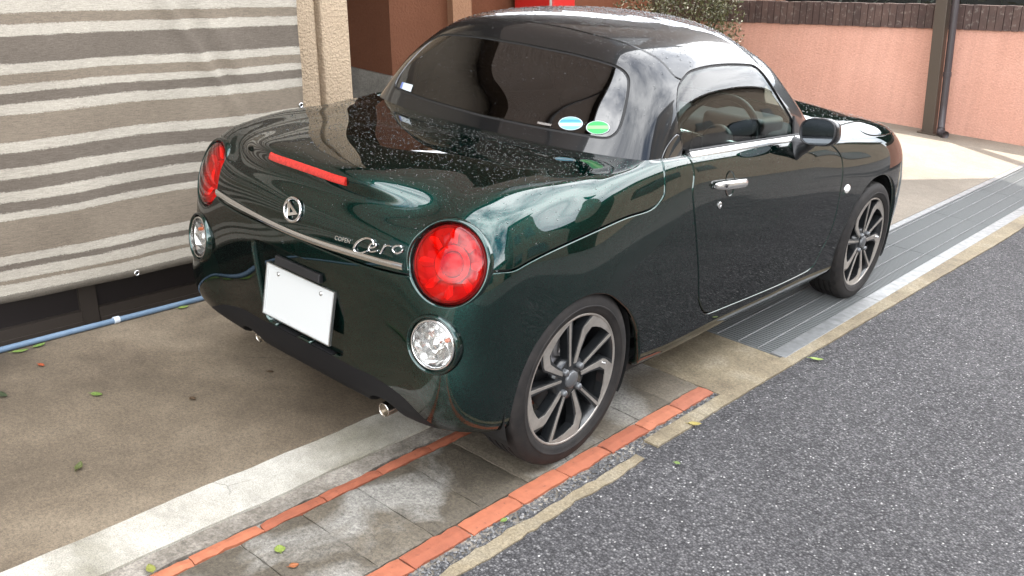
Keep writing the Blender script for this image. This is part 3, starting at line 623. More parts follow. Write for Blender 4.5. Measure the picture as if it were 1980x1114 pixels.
# ---------------------------------------------------------------- the car
class Skin:
    """ring grid with parameters: us = station (half, 0 rear centre .. n front centre), vs = level"""
    def __init__(s, ST, nu, nv, spine=False):
        s.G = skin_grid(ST, nu, nv, spine); s.U, s.V = s.G.shape[:2]; s.nu, s.nv = nu, nv; s.ns = len(ST)-1; s.nl = len(ST[0])-1
        du = np.roll(s.G, -1, 0)-np.roll(s.G, 1, 0); dv = np.gradient(s.G, axis=1)
        N = np.cross(du, dv); L = np.linalg.norm(N, axis=2, keepdims=True); N = N/np.maximum(L, 1e-12)
        if spine: N[:, -1] = (0, 0, 1)
        s.N = N
        i = np.arange(s.U); us = np.minimum(i, s.U-i)/nu; s.us = np.repeat(us[:, None], s.V, 1); s.vs = np.repeat((np.arange(s.V)/nv)[None], s.U, 0)
        idx = np.arange(s.U*s.V).reshape(s.U, s.V); b = np.roll(idx, -1, 0)
        s.F = [tuple(q) for q in np.stack([idx[:, :-1], b[:, :-1], b[:, 1:], idx[:, 1:]], -1).reshape(-1, 4)]
        s.P = np.concatenate([s.G.reshape(-1, 3), s.N.reshape(-1, 3), s.us.reshape(-1, 1), s.vs.reshape(-1, 1)], 1)
        s.half = s.G[:s.ns*nu+1]
    def param(s, pt):
        H = s.half; d = ((H-np.array(pt))**2).sum(2); i0, j0 = np.unravel_index(np.argmin(d), d.shape); best = (9e9, 0, 0)
        for i in (i0-1, i0):
            for j in (j0-1, j0):
                if i < 0 or j < 0 or i+1 >= H.shape[0] or j+1 >= H.shape[1]: continue
                a, b, c, e = H[i, j], H[i+1, j], H[i, j+1], H[i+1, j+1]; x = y = .5
                for _ in range(12):
                    S = a*(1-x)*(1-y)+b*x*(1-y)+c*(1-x)*y+e*x*y; Sx = (b-a)*(1-y)+(e-c)*y; Sy = (c-a)*(1-x)+(e-b)*x
                    J = np.stack([Sx, Sy], 1); q = np.linalg.lstsq(J, np.array(pt)-S, rcond=None)[0]; x = min(1, max(0, x+q[0])); y = min(1, max(0, y+q[1]))
                S = a*(1-x)*(1-y)+b*x*(1-y)+c*(1-x)*y+e*x*y; dd = ((S-np.array(pt))**2).sum()
                if dd < best[0]: best = (dd, (i+x)/s.nu, (j+y)/s.nv)
        return best[1:]
    def at(s, us, vs, what=0):
        A = (s.half if what == 0 else s.N[:s.ns*s.nu+1])
        x = np.clip(np.asarray(us, float)*s.nu, 0, A.shape[0]-1.0001); y = np.clip(np.asarray(vs, float)*s.nv, 0, A.shape[1]-1.0001)
        i = x.astype(int); j = y.astype(int); x = (x-i)[..., None]; y = (y-j)[..., None]
        return A[i, j]*(1-x)*(1-y)+A[i+1, j]*x*(1-y)+A[i, j+1]*(1-x)*y+A[i+1, j+1]*x*y
    def on(s, pt, lift=0):
        u_, v_ = s.param((abs(pt[0]), pt[1], pt[2])); q = s.at(u_, v_)+lift*s.at(u_, v_, 1); n = s.at(u_, v_, 1).copy()
        if pt[0] < 0: q = q*np.array([-1, 1, 1]); n = n*np.array([-1, 1, 1])
        return q, n/np.linalg.norm(n)
    def curve(s, pts, closed=False, pre=(), post=(), dense=12, params=None):
        """3D control points -> dense (us, vs) curve; pre/post are raw parameter points added straight"""
        K = np.array(params if params is not None else [s.param(p_) for p_ in pts])
        n = len(K)
        if closed:
            E = np.vstack([K[-3:], K, K[:4]]); off = 3; m = n
        else:
            E = np.vstack([2*K[0]-K[1], K, 2*K[-1]-K[-2]]); off = 1; m = n-1
        out = []
        for i in range(m):
            p0, p1, p2, p3 = E[off+i-1], E[off+i], E[off+i+1], E[off+i+2]
            t = np.linspace(0, 1, dense, endpoint=False)[:, None]
            out.append(.5*((2*p1)+(-p0+p2)*t+(2*p0-5*p1+4*p2-p3)*t**2+(-p0+3*p1-3*p2+p3)*t**3))
        if not closed: out.append(K[-1:])
        C_ = np.vstack(out)
        C_ = np.vstack([np.array(pre).reshape(-1, 2), C_, np.array(post).reshape(-1, 2)])
        return C_
    def field(s, poly, P=None, real=None):
        """signed 3D distance (inside +) of the vertices P to the closed parameter polygon"""
        P = s.P if P is None else P
        inside = np.zeros(len(P), bool); x, y = P[:, 6], P[:, 7]; n = len(poly)
        for i in range(n):
            (x0, y0), (x1, y1) = poly[i], poly[(i+1) % n]
            if y0 == y1: continue
            c = ((y0 > y) != (y1 > y)) & (x < (x1-x0)*(y-y0)/(y1-y0)+x0); inside ^= c
        # distance to the parts of the outline that lie on the surface
        eps = 1e-6; seg = []
        for i in range(n):
            a, b = poly[i], poly[(i+1) % n]
            ok = lambda q: -eps <= q[0] <= s.ns+eps and -eps <= q[1] <= s.nl+eps
            if ok(a) and ok(b):
                k = max(1, int(np.abs(np.array(b)-a).max()/.25)); 
                for t in range(k): seg.append((a+(np.array(b)-a)*t/k, a+(np.array(b)-a)*(t+1)/k))
        A = s.at(*np.array([q[0] for q in seg]).T); B = s.at(*np.array([q[1] for q in seg]).T)
        Q = np.abs(P[:, :3])*np.array([1, 0, 0])+P[:, :3]*np.array([0, 1, 1])
        d = np.full(len(Q), 9e9)
        for k in range(0, len(Q), 4000):
            q = Q[k:k+4000, None]; ab = (B-A)[None]; t = np.clip(((q-A[None])*ab).sum(2)/np.maximum((ab**2).sum(2), 1e-14), 0, 1)
            d[k:k+4000] = np.sqrt((((A[None]+t[..., None]*ab)-q)**2).sum(2).min(1))
        return np.where(inside, d, -d)
def clip(P, F, f):
    """keep f >= 0"""
    f = np.where(np.abs(f) < 1e-7, 1e-7, f); new = []; cut = {}; out = []; n0 = len(P)
    ins = f > 0
    for q in F:
        c = [ins[i] for i in q]
        if all(c): out.append(q); continue
        if not any(c): continue
        g = []
        for k in range(len(q)):
            a, b = q[k], q[(k+1) % len(q)]
            if ins[a]: g.append(a)
            if ins[a] != ins[b]:
                key = (a, b) if a < b else (b, a)
                if key not in cut:
                    t = f[key[0]]/(f[key[0]]-f[key[1]]); cut[key] = n0+len(new); new.append(P[key[0]]*(1-t)+P[key[1]]*t)
                g.append(cut[key])
        if len(g) > 2: out.append(tuple(g))
    P2 = np.vstack([P]+([np.array(new)] if new else []))
    used = sorted({i for q in out for i in q}); mp_ = {i: k for k, i in enumerate(used)}
    return P2[used], [tuple(mp_[i] for i in q) for q in out]
def split(P, F, fn, gap):
    f = fn(P); return clip(P, F, f-gap), clip(P, F, -f-gap)
def flange(P, F, depth=.012, rnd=.0016, direction=None):
    """turn the open edges inward"""
    cnt = {}
    for q in F:
        for k in range(len(q)):
            a, b = q[k], q[(k+1) % len(q)]; cnt[(a, b)] = cnt.get((a, b), 0)+1
    E = [(a, b) for (a, b) in cnt if (b, a) not in cnt]
    out = {}
    X = P[:, :3]; N = P[:, 3:6]
    for a, b in E:
        t = X[b]-X[a]; l = np.linalg.norm(t)
        if l < 1e-9: continue
        o = np.cross(t/l, N[a]); 
        for i in (a, b): out[i] = out.get(i, 0)+o*l
    keys = list(out); o1 = {}; rows = []
    for i in keys:
        o = out[i]; o = o/(np.linalg.norm(o)+1e-12); n = N[i]/np.linalg.norm(N[i])
        dn = n if direction is None else -np.array(direction)
        r1 = np.zeros(P.shape[1]); r1[:3] = X[i]+o*rnd-n*rnd; r1[3:6] = (o+n)/1.414
        r2 = np.zeros(P.shape[1]); r2[:3] = X[i]+o*rnd*1.1-dn*depth; r2[3:6] = o
        o1[i] = (len(P)+len(rows), len(P)+len(rows)+1); rows += [r1, r2]
    F2 = list(F)
    for a, b in E:
        if a not in o1 or b not in o1: continue
        F2.append((b, a, o1[a][0], o1[b][0])); F2.append((o1[b][0], o1[a][0], o1[a][1], o1[b][1]))
    return np.vstack([P, np.array(rows)]) if rows else P, F2
def panel(name, P, F, m, parent, depth=.018, rnd=.0014):
    if depth: P, F = flange(P, F, depth, rnd)
    n = P[:, 3:6]; n = n/np.maximum(np.linalg.norm(n, axis=1, keepdims=True), 1e-9)
    return obj(name, P[:, :3], F, m, parent, normals=n)
def mirrored(P, F):
    Q = P.copy(); Q[:, 0] *= -1; Q[:, 3] *= -1; return Q, [tuple(reversed(f)) for f in F]
# ---- paint and trim
def paint_mat():
    m, nt, b = mat('dark_green_paint'); p = pos(nt)
    fl = voro(nt, p, 900, out='Color'); s_ = nt.nodes.new('ShaderNodeSeparateColor'); nt.links.new(fl, s_.inputs[0])
    c = mixc(nt, ramp(nt, s_.outputs[0], [(.6, 0), (1, .6)]), (.0034, .0320, .0258), (.018, .120, .096))
    setc(nt, b, c); b.inputs['Metallic'].default_value = 1.0; b.inputs['Roughness'].default_value = .38
    b.inputs['Specular Tint'].default_value = (.06, .20, .16, 1)
    b.inputs['Coat Weight'].default_value = 1.0; b.inputs['Coat Roughness'].default_value = .012; b.inputs['Coat IOR'].default_value = 1.66
    return m
M_PAINT = paint_mat()
M_BLK = simple('black_plastic', (.012, .012, .013), .45)
M_GLOSSBLK = simple('gloss_black', (.006, .007, .008), .04, 0, 1.0)
M_RUB = simple('rubber_seal', (.008, .008, .008), .6)
def glass_mat(name, tint, ior=1.5, rough=0.0, refl=1.0):
    m = bpy.data.materials.new(name); m.use_nodes = True; nt = m.node_tree; nt.nodes.clear()
    o = nt.nodes.new('ShaderNodeOutputMaterial'); t = nt.nodes.new('ShaderNodeBsdfTransparent'); t.inputs[0].default_value = (*tint, 1)
    g = nt.nodes.new('ShaderNodeBsdfGlossy'); g.inputs['Roughness'].default_value = rough; g.inputs['Color'].default_value = (refl, refl, refl, 1)
    fr = nt.nodes.new('ShaderNodeFresnel'); fr.inputs[0].default_value = ior; mx_ = nt.nodes.new('ShaderNodeMixShader')
    nt.links.new(fr.outputs[0], mx_.inputs[0]); nt.links.new(t.outputs[0], mx_.inputs[1]); nt.links.new(g.outputs[0], mx_.inputs[2]); nt.links.new(mx_.outputs[0], o.inputs[0])
    return m
M_WIN = glass_mat('side_glass', (.80, .92, .87), 1.5)
M_TINT = glass_mat('privacy_glass', (.07, .07, .075), 1.85)
M_CLEAR = glass_mat('clear_lens', (.96, .97, .97), 1.45)
car = empty('sports_car', (0, 1.6, 0)); tag(car, 'small dark green two seat sports coupe wet with rain', 'car')
BS = Skin(BODY, 12, 10); RS = Skin(ROOF, 10, 10, True)
NSB, NLB = BS.ns, BS.nl
# panel outlines
lid = BS.curve([(0, 0, .648), (.19, .006, .642), (.30, .014, .641), (.438, .029, .650), (.52, .06, .66), (.60, .11, .678), (.646, .154, .690), (.673, .205, .694), (.686, .263, .708), (.703, .472, .738), (.704, .685, .758), (.704, .839, .762), (.700, .899, .783), (.695, .921, .813), (.678, .927, .872), (.657, .935, .895)],
               pre=[(-1, BS.param((0, 0, .648))[1])], post=[(7.5, NLB+1.), (-1, NLB+1.)])
door = BS.curve([(.665, 1.086, .889), (.690, 1.098, .838), (.703, 1.088, .766), (.717, 1.133, .605), (.715, 1.205, .400), (.712, 1.244, .334), (.709, 1.285, .296), (.709, 1.357, .283), (.707, 1.7, .268), (.708, 2.12, .262), (.708, 2.200, .275), (.713, 2.240, .332), (.718, 2.277, .388), (.722, 2.300, .466), (.718, 2.312, .603), (.706, 2.318, .697), (.694, 2.300, .750), (.684, 2.250, .785), (.672, 2.19, .810)],
                pre=[(BS.param((.640, 1.085, .893))[0], NLB+1.)], post=[(BS.param((.672, 2.15, .81))[0], NLB+1.)])
hood = BS.curve([(.50, 2.46, .857), (.58, 2.540, .846), (.622, 2.566, .832), (.654, 2.590, .811), (.669, 2.66, .791), (.672, 2.759, .779), (.660, 2.90, .763), (.61, 3.06, .745), (.48, 3.185, .715), (.25, 3.27, .69), (0, 3.285, .683)],
                pre=[(12.0, NLB+1.)], post=[(NSB+1., BS.param((0, 3.285, .683))[1]), (NSB+1., NLB+1.)])
WYR, WYF, WZ, WX = .4987, 2.7287, .284, .7197
def arch(yc, rad):
    pts = []
    for a in np.linspace(-108, 108, 19):
        r_ = rad(a); pts.append((.72, yc+r_*math.sin(math.radians(a)), max(.20, WZ+r_*math.cos(math.radians(a)))))
    K = [BS.param(q) for q in pts]
    return BS.curve(None, params=K, pre=[(K[0][0], -1.)], post=[(K[-1][0], -1.)], dense=6)
archR = arch(.508, lambda a: .279 if a < 40 else .279+(.118*((a-40)/68)**1.35))
archF = arch(WYF, lambda a: .326+.012*abs(a)/100)
# rear plate recess
rec = BS.curve(None, params=[BS.param(q) for q in ((0, 0, .590), (.10, .0, .590), (.215, .0, .580), (.232, 0, .555), (.215, .02, .42), (.196, .035, .315), (.17, .04, .298), (0, .04, .298))],
               pre=[(-1, BS.param((0, 0, .590))[1])], post=[(-1, BS.param((0, .04, .298))[1])], dense=6)
GAP = .0058
(Pl, Fl), (Pb, Fb) = split(BS.P, BS.F, lambda P: BS.field(lid, P), GAP)
(Pd, Fd), (Pb, Fb) = split(Pb, Fb, lambda P: BS.field(door, P), GAP)
(Ph, Fh), (Pb, Fb) = split(Pb, Fb, lambda P: BS.field(hood, P), GAP*.8)
Pb, Fb = clip(Pb, Fb, -BS.field(archR, Pb)); Pb, Fb = clip(Pb, Fb, -BS.field(archF, Pb))
(Pr, Fr), (Pb, Fb) = split(Pb, Fb, lambda P: BS.field(rec, P), 0)
# black diffuser below the painted bumper, notched round the exhausts
dif = BS.curve([(0, .04, .296), (.12, .04, .296), (.234, .043, .292), (.334, .045, .290), (.453, .053, .268), (.53, .06, .238), (.567, .066, .215), (.585, .09, .190)], pre=[(-1, BS.param((0, .04, .296))[1])], post=[(3.0, -1.), (-1, -1.)])
(Pdf, Fdf), (Pb, Fb) = split(Pb, Fb, lambda P: BS.field(dif, P), .0016)
Pdf, Fdf = clip(Pdf, Fdf, np.maximum(((np.abs(Pdf[:, 0])-.335)/.078)**2+((Pdf[:, 2]-.160)/.058)**2-1, (Pdf[:, 1]-.3)*10))
panel('rear_diffuser', Pdf, Fdf, simple('diffuser_plastic', (.006, .006, .007), .6, 0, 0, .25), car, .02, .002)
# openings for the round lamps
LAMPS = [(np.array([.560, .094, .700]), np.array([.26, -.92, .30]), .119)]
_q, _n = BS.on((.570, .036, .483)); LAMPS.append((_q, _n*.45+np.array([.20, -.93, .10])*.55, .074))
def lamp_cut(P, F, d=0.0):
    for c_, n_, r_ in LAMPS:
        n_ = n_/np.linalg.norm(n_); X = P[:, :3]*np.array([1, 1, 1.0]); X = np.abs(X)*np.array([1, 0, 0])+X*np.array([0, 1, 1]); dx = X-c_; h = dx @ n_
        f = np.maximum(np.linalg.norm(dx-h[:, None]*n_, axis=1)-r_-d, np.abs(h)-.16); P, F = clip(P, F, f)
    return P, F
Pb, Fb = lamp_cut(Pb, Fb); Pl, Fl = lamp_cut(Pl, Fl)
panel('body_shell', Pb, Fb, M_PAINT, car, .022, .003)
panel('trunk_lid', Pl, Fl, M_PAINT, car)
panel('hood', Ph, Fh, M_PAINT, car)
# plate recess: the cut out piece pushed in, with its side walls
Pr2 = Pr.copy(); Pr2[:, 1] += .020
panel('plate_recess', Pr2, Fr, M_PAINT, car, 0)
Pw, Fw = flange(Pr2, Fr, .020, .0005, direction=(0, -1, 0)); Fw = Fw[len(Fr):]
obj('recess_wall', Pw[:, :3], [tuple(reversed(f)) for f in Fw], M_PAINT, car)
# doors
sel = Pd[:, 0] > 0
def pick(P, F, keep):
    F = [q for q in F if all(keep[i] for i in q)]; used = sorted({i for q in F for i in q}); mp_ = {i: k for k, i in enumerate(used)}
    return P[used], [tuple(mp_[i] for i in q) for q in F]
PdR = pick(Pd, Fd, Pd[:, 0] > 0); PdL = pick(Pd, Fd, Pd[:, 0] < 0)
doorR = panel('door', *PdR, M_PAINT, car); doorL = panel('door', *PdL, M_PAINT, car)
# dark inner shell so that the gaps read black and nothing shows through
Pi, Fi = clip(BS.P, BS.F, -BS.field(archR, BS.P)-.004); Pi, Fi = clip(Pi, Fi, -BS.field(archF, Pi)-.004); Pi, Fi = clip(Pi, Fi, -BS.field(rec, Pi)-.012); Pi, Fi = clip(Pi, Fi, -BS.field(dif, Pi)-.02)
Pi, Fi = lamp_cut(Pi, Fi, .004)
Pi = Pi.copy(); Pi[:, :3] -= Pi[:, 3:6]*.020
panel('inner_shell', Pi, Fi, M_RUB, car, 0)
# ---- greenhouse
rw = RS.curve([(0, .79, .937), (.168, .794, .940), (.372, .816, .944), (.47, .838, .945), (.507, .853, .952), (.521, .874, .975), (.516, .90, 1.01), (.497, .939, 1.062), (.470, .980, 1.112), (.445, .995, 1.135), (.397, 1.0, 1.150), (.293, .998, 1.160), (.103, .996, 1.167), (0, .997, 1.168)],
              pre=[(-1, RS.param((0, .79, .937))[1])], post=[(-1, RS.param((0, .997, 1.168))[1])])
seam = RS.curve([(0, 1.088, 1.236), (.215, 1.087, 1.229), (.35, 1.098, 1.215), (.445, 1.113, 1.193), (.507, 1.128, 1.162), (.558, 1.145, 1.122)],
                pre=[(-1, RS.param((0, 1.09, 1.236))[1])])
s_end = seam[-1]
seam = np.vstack([seam, [(5.0, 3.4), (5.2, -1.), (-1, -1.)]])
sw = RS.curve([(.635, 1.085, .935), (.615, 1.069, 1.019), (.581, 1.108, 1.092), (.567, 1.145, 1.118), (.556, 1.194, 1.138), (.554, 1.271, 1.151), (.549, 1.429, 1.154), (.551, 1.588, 1.146), (.553, 1.678, 1.134), (.563, 1.716, 1.112), (.580, 1.755, 1.075), (.603, 1.834, 1.002), (.615, 1.915, .935), (.622, 1.965, .890)],
              pre=[(RS.param((.645, 1.10, .887))[0], -1.)], post=[(RS.param((.627, 1.99, .851))[0], -1.)])
qw = RS.curve([(.647, .955, .898), (.642, .985, .928), (.638, 1.022, .952), (.634, 1.058, .966), (.637, 1.068, .950), (.641, 1.078, .926)],
              pre=[(RS.param((.648, .945, .890))[0], -1.)], post=[(RS.param((.645, 1.088, .886))[0], -1.)])
ws = np.array([(9.25, -1.), (9.25, 2.6), (9.35, 3.3), (9.6, 3.8), (10.2, 4.05), (11., 4.15), (12., 4.2), (13., 4.2), (13., -1.)])
Pg, Fg = RS.P, RS.F
(Prw, Frw), (Pg, Fg) = split(Pg, Fg, lambda P: RS.field(rw, P), .0055)
(Psw, Fsw), (Pg, Fg) = split(Pg, Fg, lambda P: RS.field(sw, P), .005)
(Pqw, Fqw), (Pg, Fg) = split(Pg, Fg, lambda P: RS.field(qw, P), .003)
(Pws, Fws), (Pg, Fg) = split(Pg, Fg, lambda P: RS.field(ws, P), .004)
(Prr, Frr), (Prf, Frf) = split(Pg, Fg, lambda P: RS.field(seam, P), .0050)
def inset(P, d):
    Q = P.copy(); Q[:, :3] -= Q[:, 3:6]*d; return Q
M_ROOF = simple('black_roof_paint', (.0035, .0042, .0048), .3, 0, 1.0, .2)
M_ROOF.node_tree.nodes['Principled BSDF'].inputs['Coat Roughness'].default_value = .015; M_ROOF.node_tree.nodes['Principled BSDF'].inputs['Coat IOR'].default_value = 1.52
roof_o = panel('roof', Prf, Frf, M_ROOF, car)
rear_o = panel('rear_roof_section', Prr, Frr, M_ROOF, car)
rear_glass = panel('rear_window', inset(Prw, .002), Frw, M_TINT, car, .006, .001)
panel('windscreen', inset(Pws, .003), Fws, M_WIN, car, 0)
for sgn in (1, -1):
    keep = (Psw[:, 0] > 0) if sgn > 0 else (Psw[:, 0] < 0); A = pick(Psw, Fsw, keep); panel('side_window', inset(A[0], .006), A[1], M_WIN, car, .004, .001)
    keep = (Pqw[:, 0] > 0) if sgn > 0 else (Pqw[:, 0] < 0); A = pick(Pqw, Fqw, keep); panel('quarter_window', inset(A[0], -.002), A[1], M_GLOSSBLK, car, .008, .002)
def seal(poly, w, name, off=.006, side=0):
    f = RS.field(poly); P, F = clip(RS.P, RS.F, f+w); P, F = clip(P, F, w-RS.field(poly, P))
    if side: P, F = pick(P, F, P[:, 0]*side > 0)
    panel(name, inset(P, off), F, M_RUB, car, 0)
seal(rw, .012, 'rear_window_seal'); seal(sw, .016, 'side_window_seal', .008, 1); seal(sw, .016, 'side_window_seal', .008, -1);  seal(ws, .012, 'windscreen_seal'); seal(seam[:-3], .010, 'roof_seam_seal', .007) if False else None
fs = RS.field(seam); P_, F_ = clip(RS.P, RS.F, fs+.012); P_, F_ = clip(P_, F_, .012-RS.field(seam, P_)); panel('roof_seam_seal', inset(P_, .007), F_, M_RUB, car, 0)
# headlining: inner face of the roof, dark
Phl, Fhl = clip(RS.P, RS.F, -RS.field(rw)-.014)
for q in (sw, ws): Phl, Fhl = clip(Phl, Fhl, -RS.field(q, Phl)-.014)
M_LIN = simple('headlining', (.045, .045, .045), .9)
panel('headlining', inset(Phl, .018), Fhl, M_LIN, car, 0)
# mask frame and lower frit inside the back glass
# ---- side trim: belt mouldings
def sweep(pts, w, h, m, name, parent, ups, bevel=.0012):
    """flat bar: half width w along ups, half thickness h"""
    P = np.array(pts, float); V = []; F = []
    for i in range(len(P)):
        t = P[min(i+1, len(P)-1)]-P[max(i-1, 0)]; t /= np.linalg.norm(t); n = np.array(ups[i], float); n -= t*(n@t); n /= np.linalg.norm(n); b2 = np.cross(t, n)
        for a, c in ((-1, -1), (-1, .55), (-.6, 1), (.6, 1), (1, .55), (1, -1)): V.append(P[i]+b2*w*a+n*h*c)
    for i in range(len(P)-1):
        for k in range(6): F.append((6*i+k, 6*i+(k+1) % 6, 6*(i+1)+(k+1) % 6, 6*(i+1)+k))
    F += [tuple(range(5, -1, -1)), tuple(range(6*(len(P)-1), 6*len(P)))]
    o = obj(name, V, F, m, parent); o.data.polygons.foreach_set('use_smooth', [True]*len(o.data.polygons)); o.data.set_sharp_from_angle(angle=math.radians(50))
    return o
M_SILV = simple('satin_silver', (.58, .58, .57), .26, .9)
for sgn, d_ in ((1, doorR), (-1, doorL)):
    ys_ = np.linspace(1.105, 1.985, 30); pts = []; ups = []
    for y in ys_:
        z = np.interp(y, [1.06, 1.45, 1.9, 2.0], [.893, .876, .8555, .851]); x = np.interp(y, [1.06, 1.45, 1.9, 2.0], [.660, .653, .650, .648])
        pts.append((sgn*x, y, z)); ups.append((sgn*.75, 0, .65))
    sweep(pts, .0125, .007, M_SILV, 'belt_moulding', d_, ups)
    pts2 = [(p_[0]-sgn*.008, p_[1], p_[2]+.012) for p_ in pts]
    sweep(pts2, .005, .006, M_RUB, 'window_wiper_seal', d_, ups)
# ---- door handles and key holes
for sgn, d_ in ((1, doorR), (-1, doorL)):
    q, n = BS.on((sgn*.698, 1.345, .768)); Mh = frame(q, n, (0, 1, -.085))
    cup = MB().lathe([(.040, .0012), (.037, .0016), (.033, -.004), (.022, -.010), (.0005, -.012)], Mh @ Matrix.Diagonal((.9, 1.15, 1, 1)), 28).obj('handle_cup', M_PAINT, d_, smooth=True)
    prof = []
    for i, t in enumerate(np.linspace(-.118, .108, 25)):
        lift = .024*(1-abs((t+.005)/.115)**4)+.004; prof.append((t, lift))
    pts = [Mh @ Vector((t, 0, l)) for t, l in prof]
    rad = [.0135*max(.25, (1-abs((t+.005)/.118)**6)**.5) if abs((t+.005)/.118) < 1 else .004 for t, _ in prof]
    hd = MB().tube([tuple(p_) for p_ in pts], rad, 14, sx=.62, sy=1.15, up=tuple(Mh.to_3x3() @ Vector((0, 1, 0)))).obj('door_handle', M_SILV, d_, smooth=True)
    kb = Mh @ Vector((-.083, 0, .030)); MB().lathe([(.0065, 0), (.0065, .003), (.0055, .004), (.0001, .004)], frame(kb, n, (0, 1, 0)), 16).obj('handle_button', M_BLK, hd, smooth=True)
    q, n = BS.on((sgn*.707, 1.273, .704)); MB().lathe([(.0125, 0), (.0125, .003), (.0105, .0045), (.006, .0045), (.0055, .003), (.0001, .003)], frame(q, n), 20).obj('key_lock', M_SILV, d_, angle=45)
    q, n = BS.on((sgn*.721, 2.377, .597)); mk = MB().lathe([(1, 0), (.97, .35), (.85, .75), (.5, 1), (.001, 1.08)], frame(q, n, (0, 1, 0)) @ Matrix.Diagonal((.026, .0165, .008, 1)), 24).obj('side_indicator', simple('indicator_white', (.82, .80, .76), .15, 0, 1), car, smooth=True)
    MB().lathe([(1, 0), (1.0, .5), (.6, .6)], frame(q, n, (0, 1, 0)) @ Matrix.Diagonal((.029, .019, .004, 1)), 24).obj('indicator_ring', M_CHR, mk, smooth=True)
# ---- chrome strip, emblem, lettering on the trunk lid
pts = []; ups = []
for x in np.linspace(-.452, .452, 41):
    z = .6585+.088*x*x
    q, n = BS.on((x, .01, z), .003); pts.append(q); ups.append(n)
trunk = [o for o in car.children if o.name.startswith('trunk_lid')][0]
sweep(pts, .0090, .0060, M_CHR, 'chrome_strip', trunk, ups)
q, n = BS.on((-.002, .007, .727), .002); Me = frame(q, n, (1, 0, 0))
em = MB()
ring = [tuple(Me @ Vector((.0375*math.cos(a), .0375*math.sin(a)*.93, 0.002))) for a in np.linspace(0, 2*math.pi, 40, endpoint=False)]
em = MB().tube(ring, .0048, 8, closed=True, up=tuple(n)).obj('emblem', M_CHR, trunk, smooth=True)
tri = [(-.024, .0235), (.032, -.006), (-.019, -.024)]; inn = [(-.0085, .0065), (.0085, -.0045), (-.0055, -.0105)]
V = [tuple(Me @ Vector((*p_, h))) for h in (.0, .006) for p_ in tri]+[tuple(Me @ Vector((*p_, h))) for h in (.0, .006) for p_ in inn]
F = []
for k in range(3):
    l = (k+1) % 3; F += [(3+k, 3+l, 9+l, 9+k), (k, 3+k, 3+l, l)[::-1], (6+k, 6+l, 9+l, 9+k)[::-1]]
obj('emblem_mark', V, F, M_CHR, em)
bar = [tuple(Me @ Vector((x, y, .004))) for x, y in ((-.023, .022), (-.016, -.029))]; MB().tube(bar, .0035, 6).obj('emblem_bar', M_CHR, em, smooth=True)
STROKES = [
 ([(0.3396, 0.0253, 0.7090), (0.3366, 0.0245, 0.7165), (0.3226, 0.0239, 0.7215), (0.3004, 0.0205, 0.716), (0.2776, 0.0167, 0.6992), (0.2689, 0.0146, 0.6808), (0.2772, 0.0145, 0.6721), (0.2954, 0.0162, 0.6742), (0.3172, 0.0192, 0.6857)], (.0030, .0034, .0034, .0036, .0038, .0040, .0038, .0032, .0022)),
 ([(0.3238, 0.0202, 0.6956), (0.3434, 0.0232, 0.7037), (0.3487, 0.025, 0.7113), (0.3375, 0.024, 0.7127), (0.3266, 0.0216, 0.7037), (0.324, 0.02, 0.6926), (0.3344, 0.0205, 0.6880), (0.3546, 0.0234, 0.6966)], .0027),
 ([(0.3672, 0.0251, 0.6915), (0.3737, 0.0275, 0.706), (0.379, 0.0304, 0.7185)], .0028),
 ([(0.3739, 0.0273, 0.707), (0.3823, 0.0303, 0.7162), (0.3976, 0.0332, 0.7193)], .0025),
 ([(0.4374, 0.0414, 0.7186), (0.4365, 0.04, 0.7138), (0.4317, 0.0379, 0.7094), (0.4244, 0.0355, 0.7055), (0.4161, 0.0338, 0.7049), (0.4096, 0.033, 0.7077), (0.4065, 0.0332, 0.7116), (0.4075, 0.0345, 0.7165), (0.4124, 0.0366, 0.7219), (0.4199, 0.0389, 0.7248), (0.4278, 0.0407, 0.7254), (0.4342, 0.0417, 0.7224)], .0030)]
for k, (pts, rad) in enumerate(STROKES):
    Q = []; 
    P3 = [BS.on(p_, .0045)[0] for p_ in pts]
    K = np.array(P3); t = np.arange(len(K)); cl = False
    tq = np.linspace(0, len(K)-1, 6*len(K)); Kd = nat_spline(t.astype(float), K, tq)
    rd = np.interp(tq, t, np.broadcast_to(np.array(rad, float), (len(K),)))
    MB().tube(Kd, rd, 7, up=tuple(BS.on(pts[0])[1])).obj('letter_stroke', M_CHR, trunk, smooth=True)
# small word to the left of the script
fc = bpy.data.curves.new('word', 'FONT'); fc.body = 'COPEN'; fc.size = .0185; fc.extrude = .0012; fc.shear = .25; fc.align_x = 'CENTER'; fc.align_y = 'CENTER'; fc.space_character = 1.05
to = bpy.data.objects.new('word', fc); COL.objects.link(to); bpy.context.view_layer.update()
me_w = bpy.data.meshes.new_from_object(to.evaluated_get(bpy.context.evaluated_depsgraph_get())); bpy.data.objects.remove(to); bpy.data.curves.remove(fc)
me_w.materials.clear(); me_w.materials.append(M_CHR)
q, n = BS.on((.219, .0123, .6935), .003); shared('small_lettering', me_w, trunk, frame(q, n, (1, .07, .055)))
# ---- third brake light
def red_mat(name, c, rough=.12):
    m, nt, b = mat(name); p = pos(nt)
    setc(nt, b, mixc(nt, .5, (c[0], c[1], c[2]), ramp(nt, noise(nt, p, 160, 2), [(.35, .55), (.65, 1.4)]), 'MULTIPLY')); b.inputs['Roughness'].default_value = rough
    b.inputs['Coat Weight'].default_value = 1; b.inputs['Subsurface Weight'].default_value = .0; return m
M_REDL = red_mat('red_lens_plastic', (.60, .030, .022))
pts = []; ups = []
for x in np.linspace(-.178, .178, 25):
    q, n = BS.on((x, .058, .8475)); pts.append(q+np.array([0, -.002, 0])); ups.append((0, -.93, .30))
sweep(pts, .0115, .006, M_REDL, 'high_brake_light', trunk, ups)
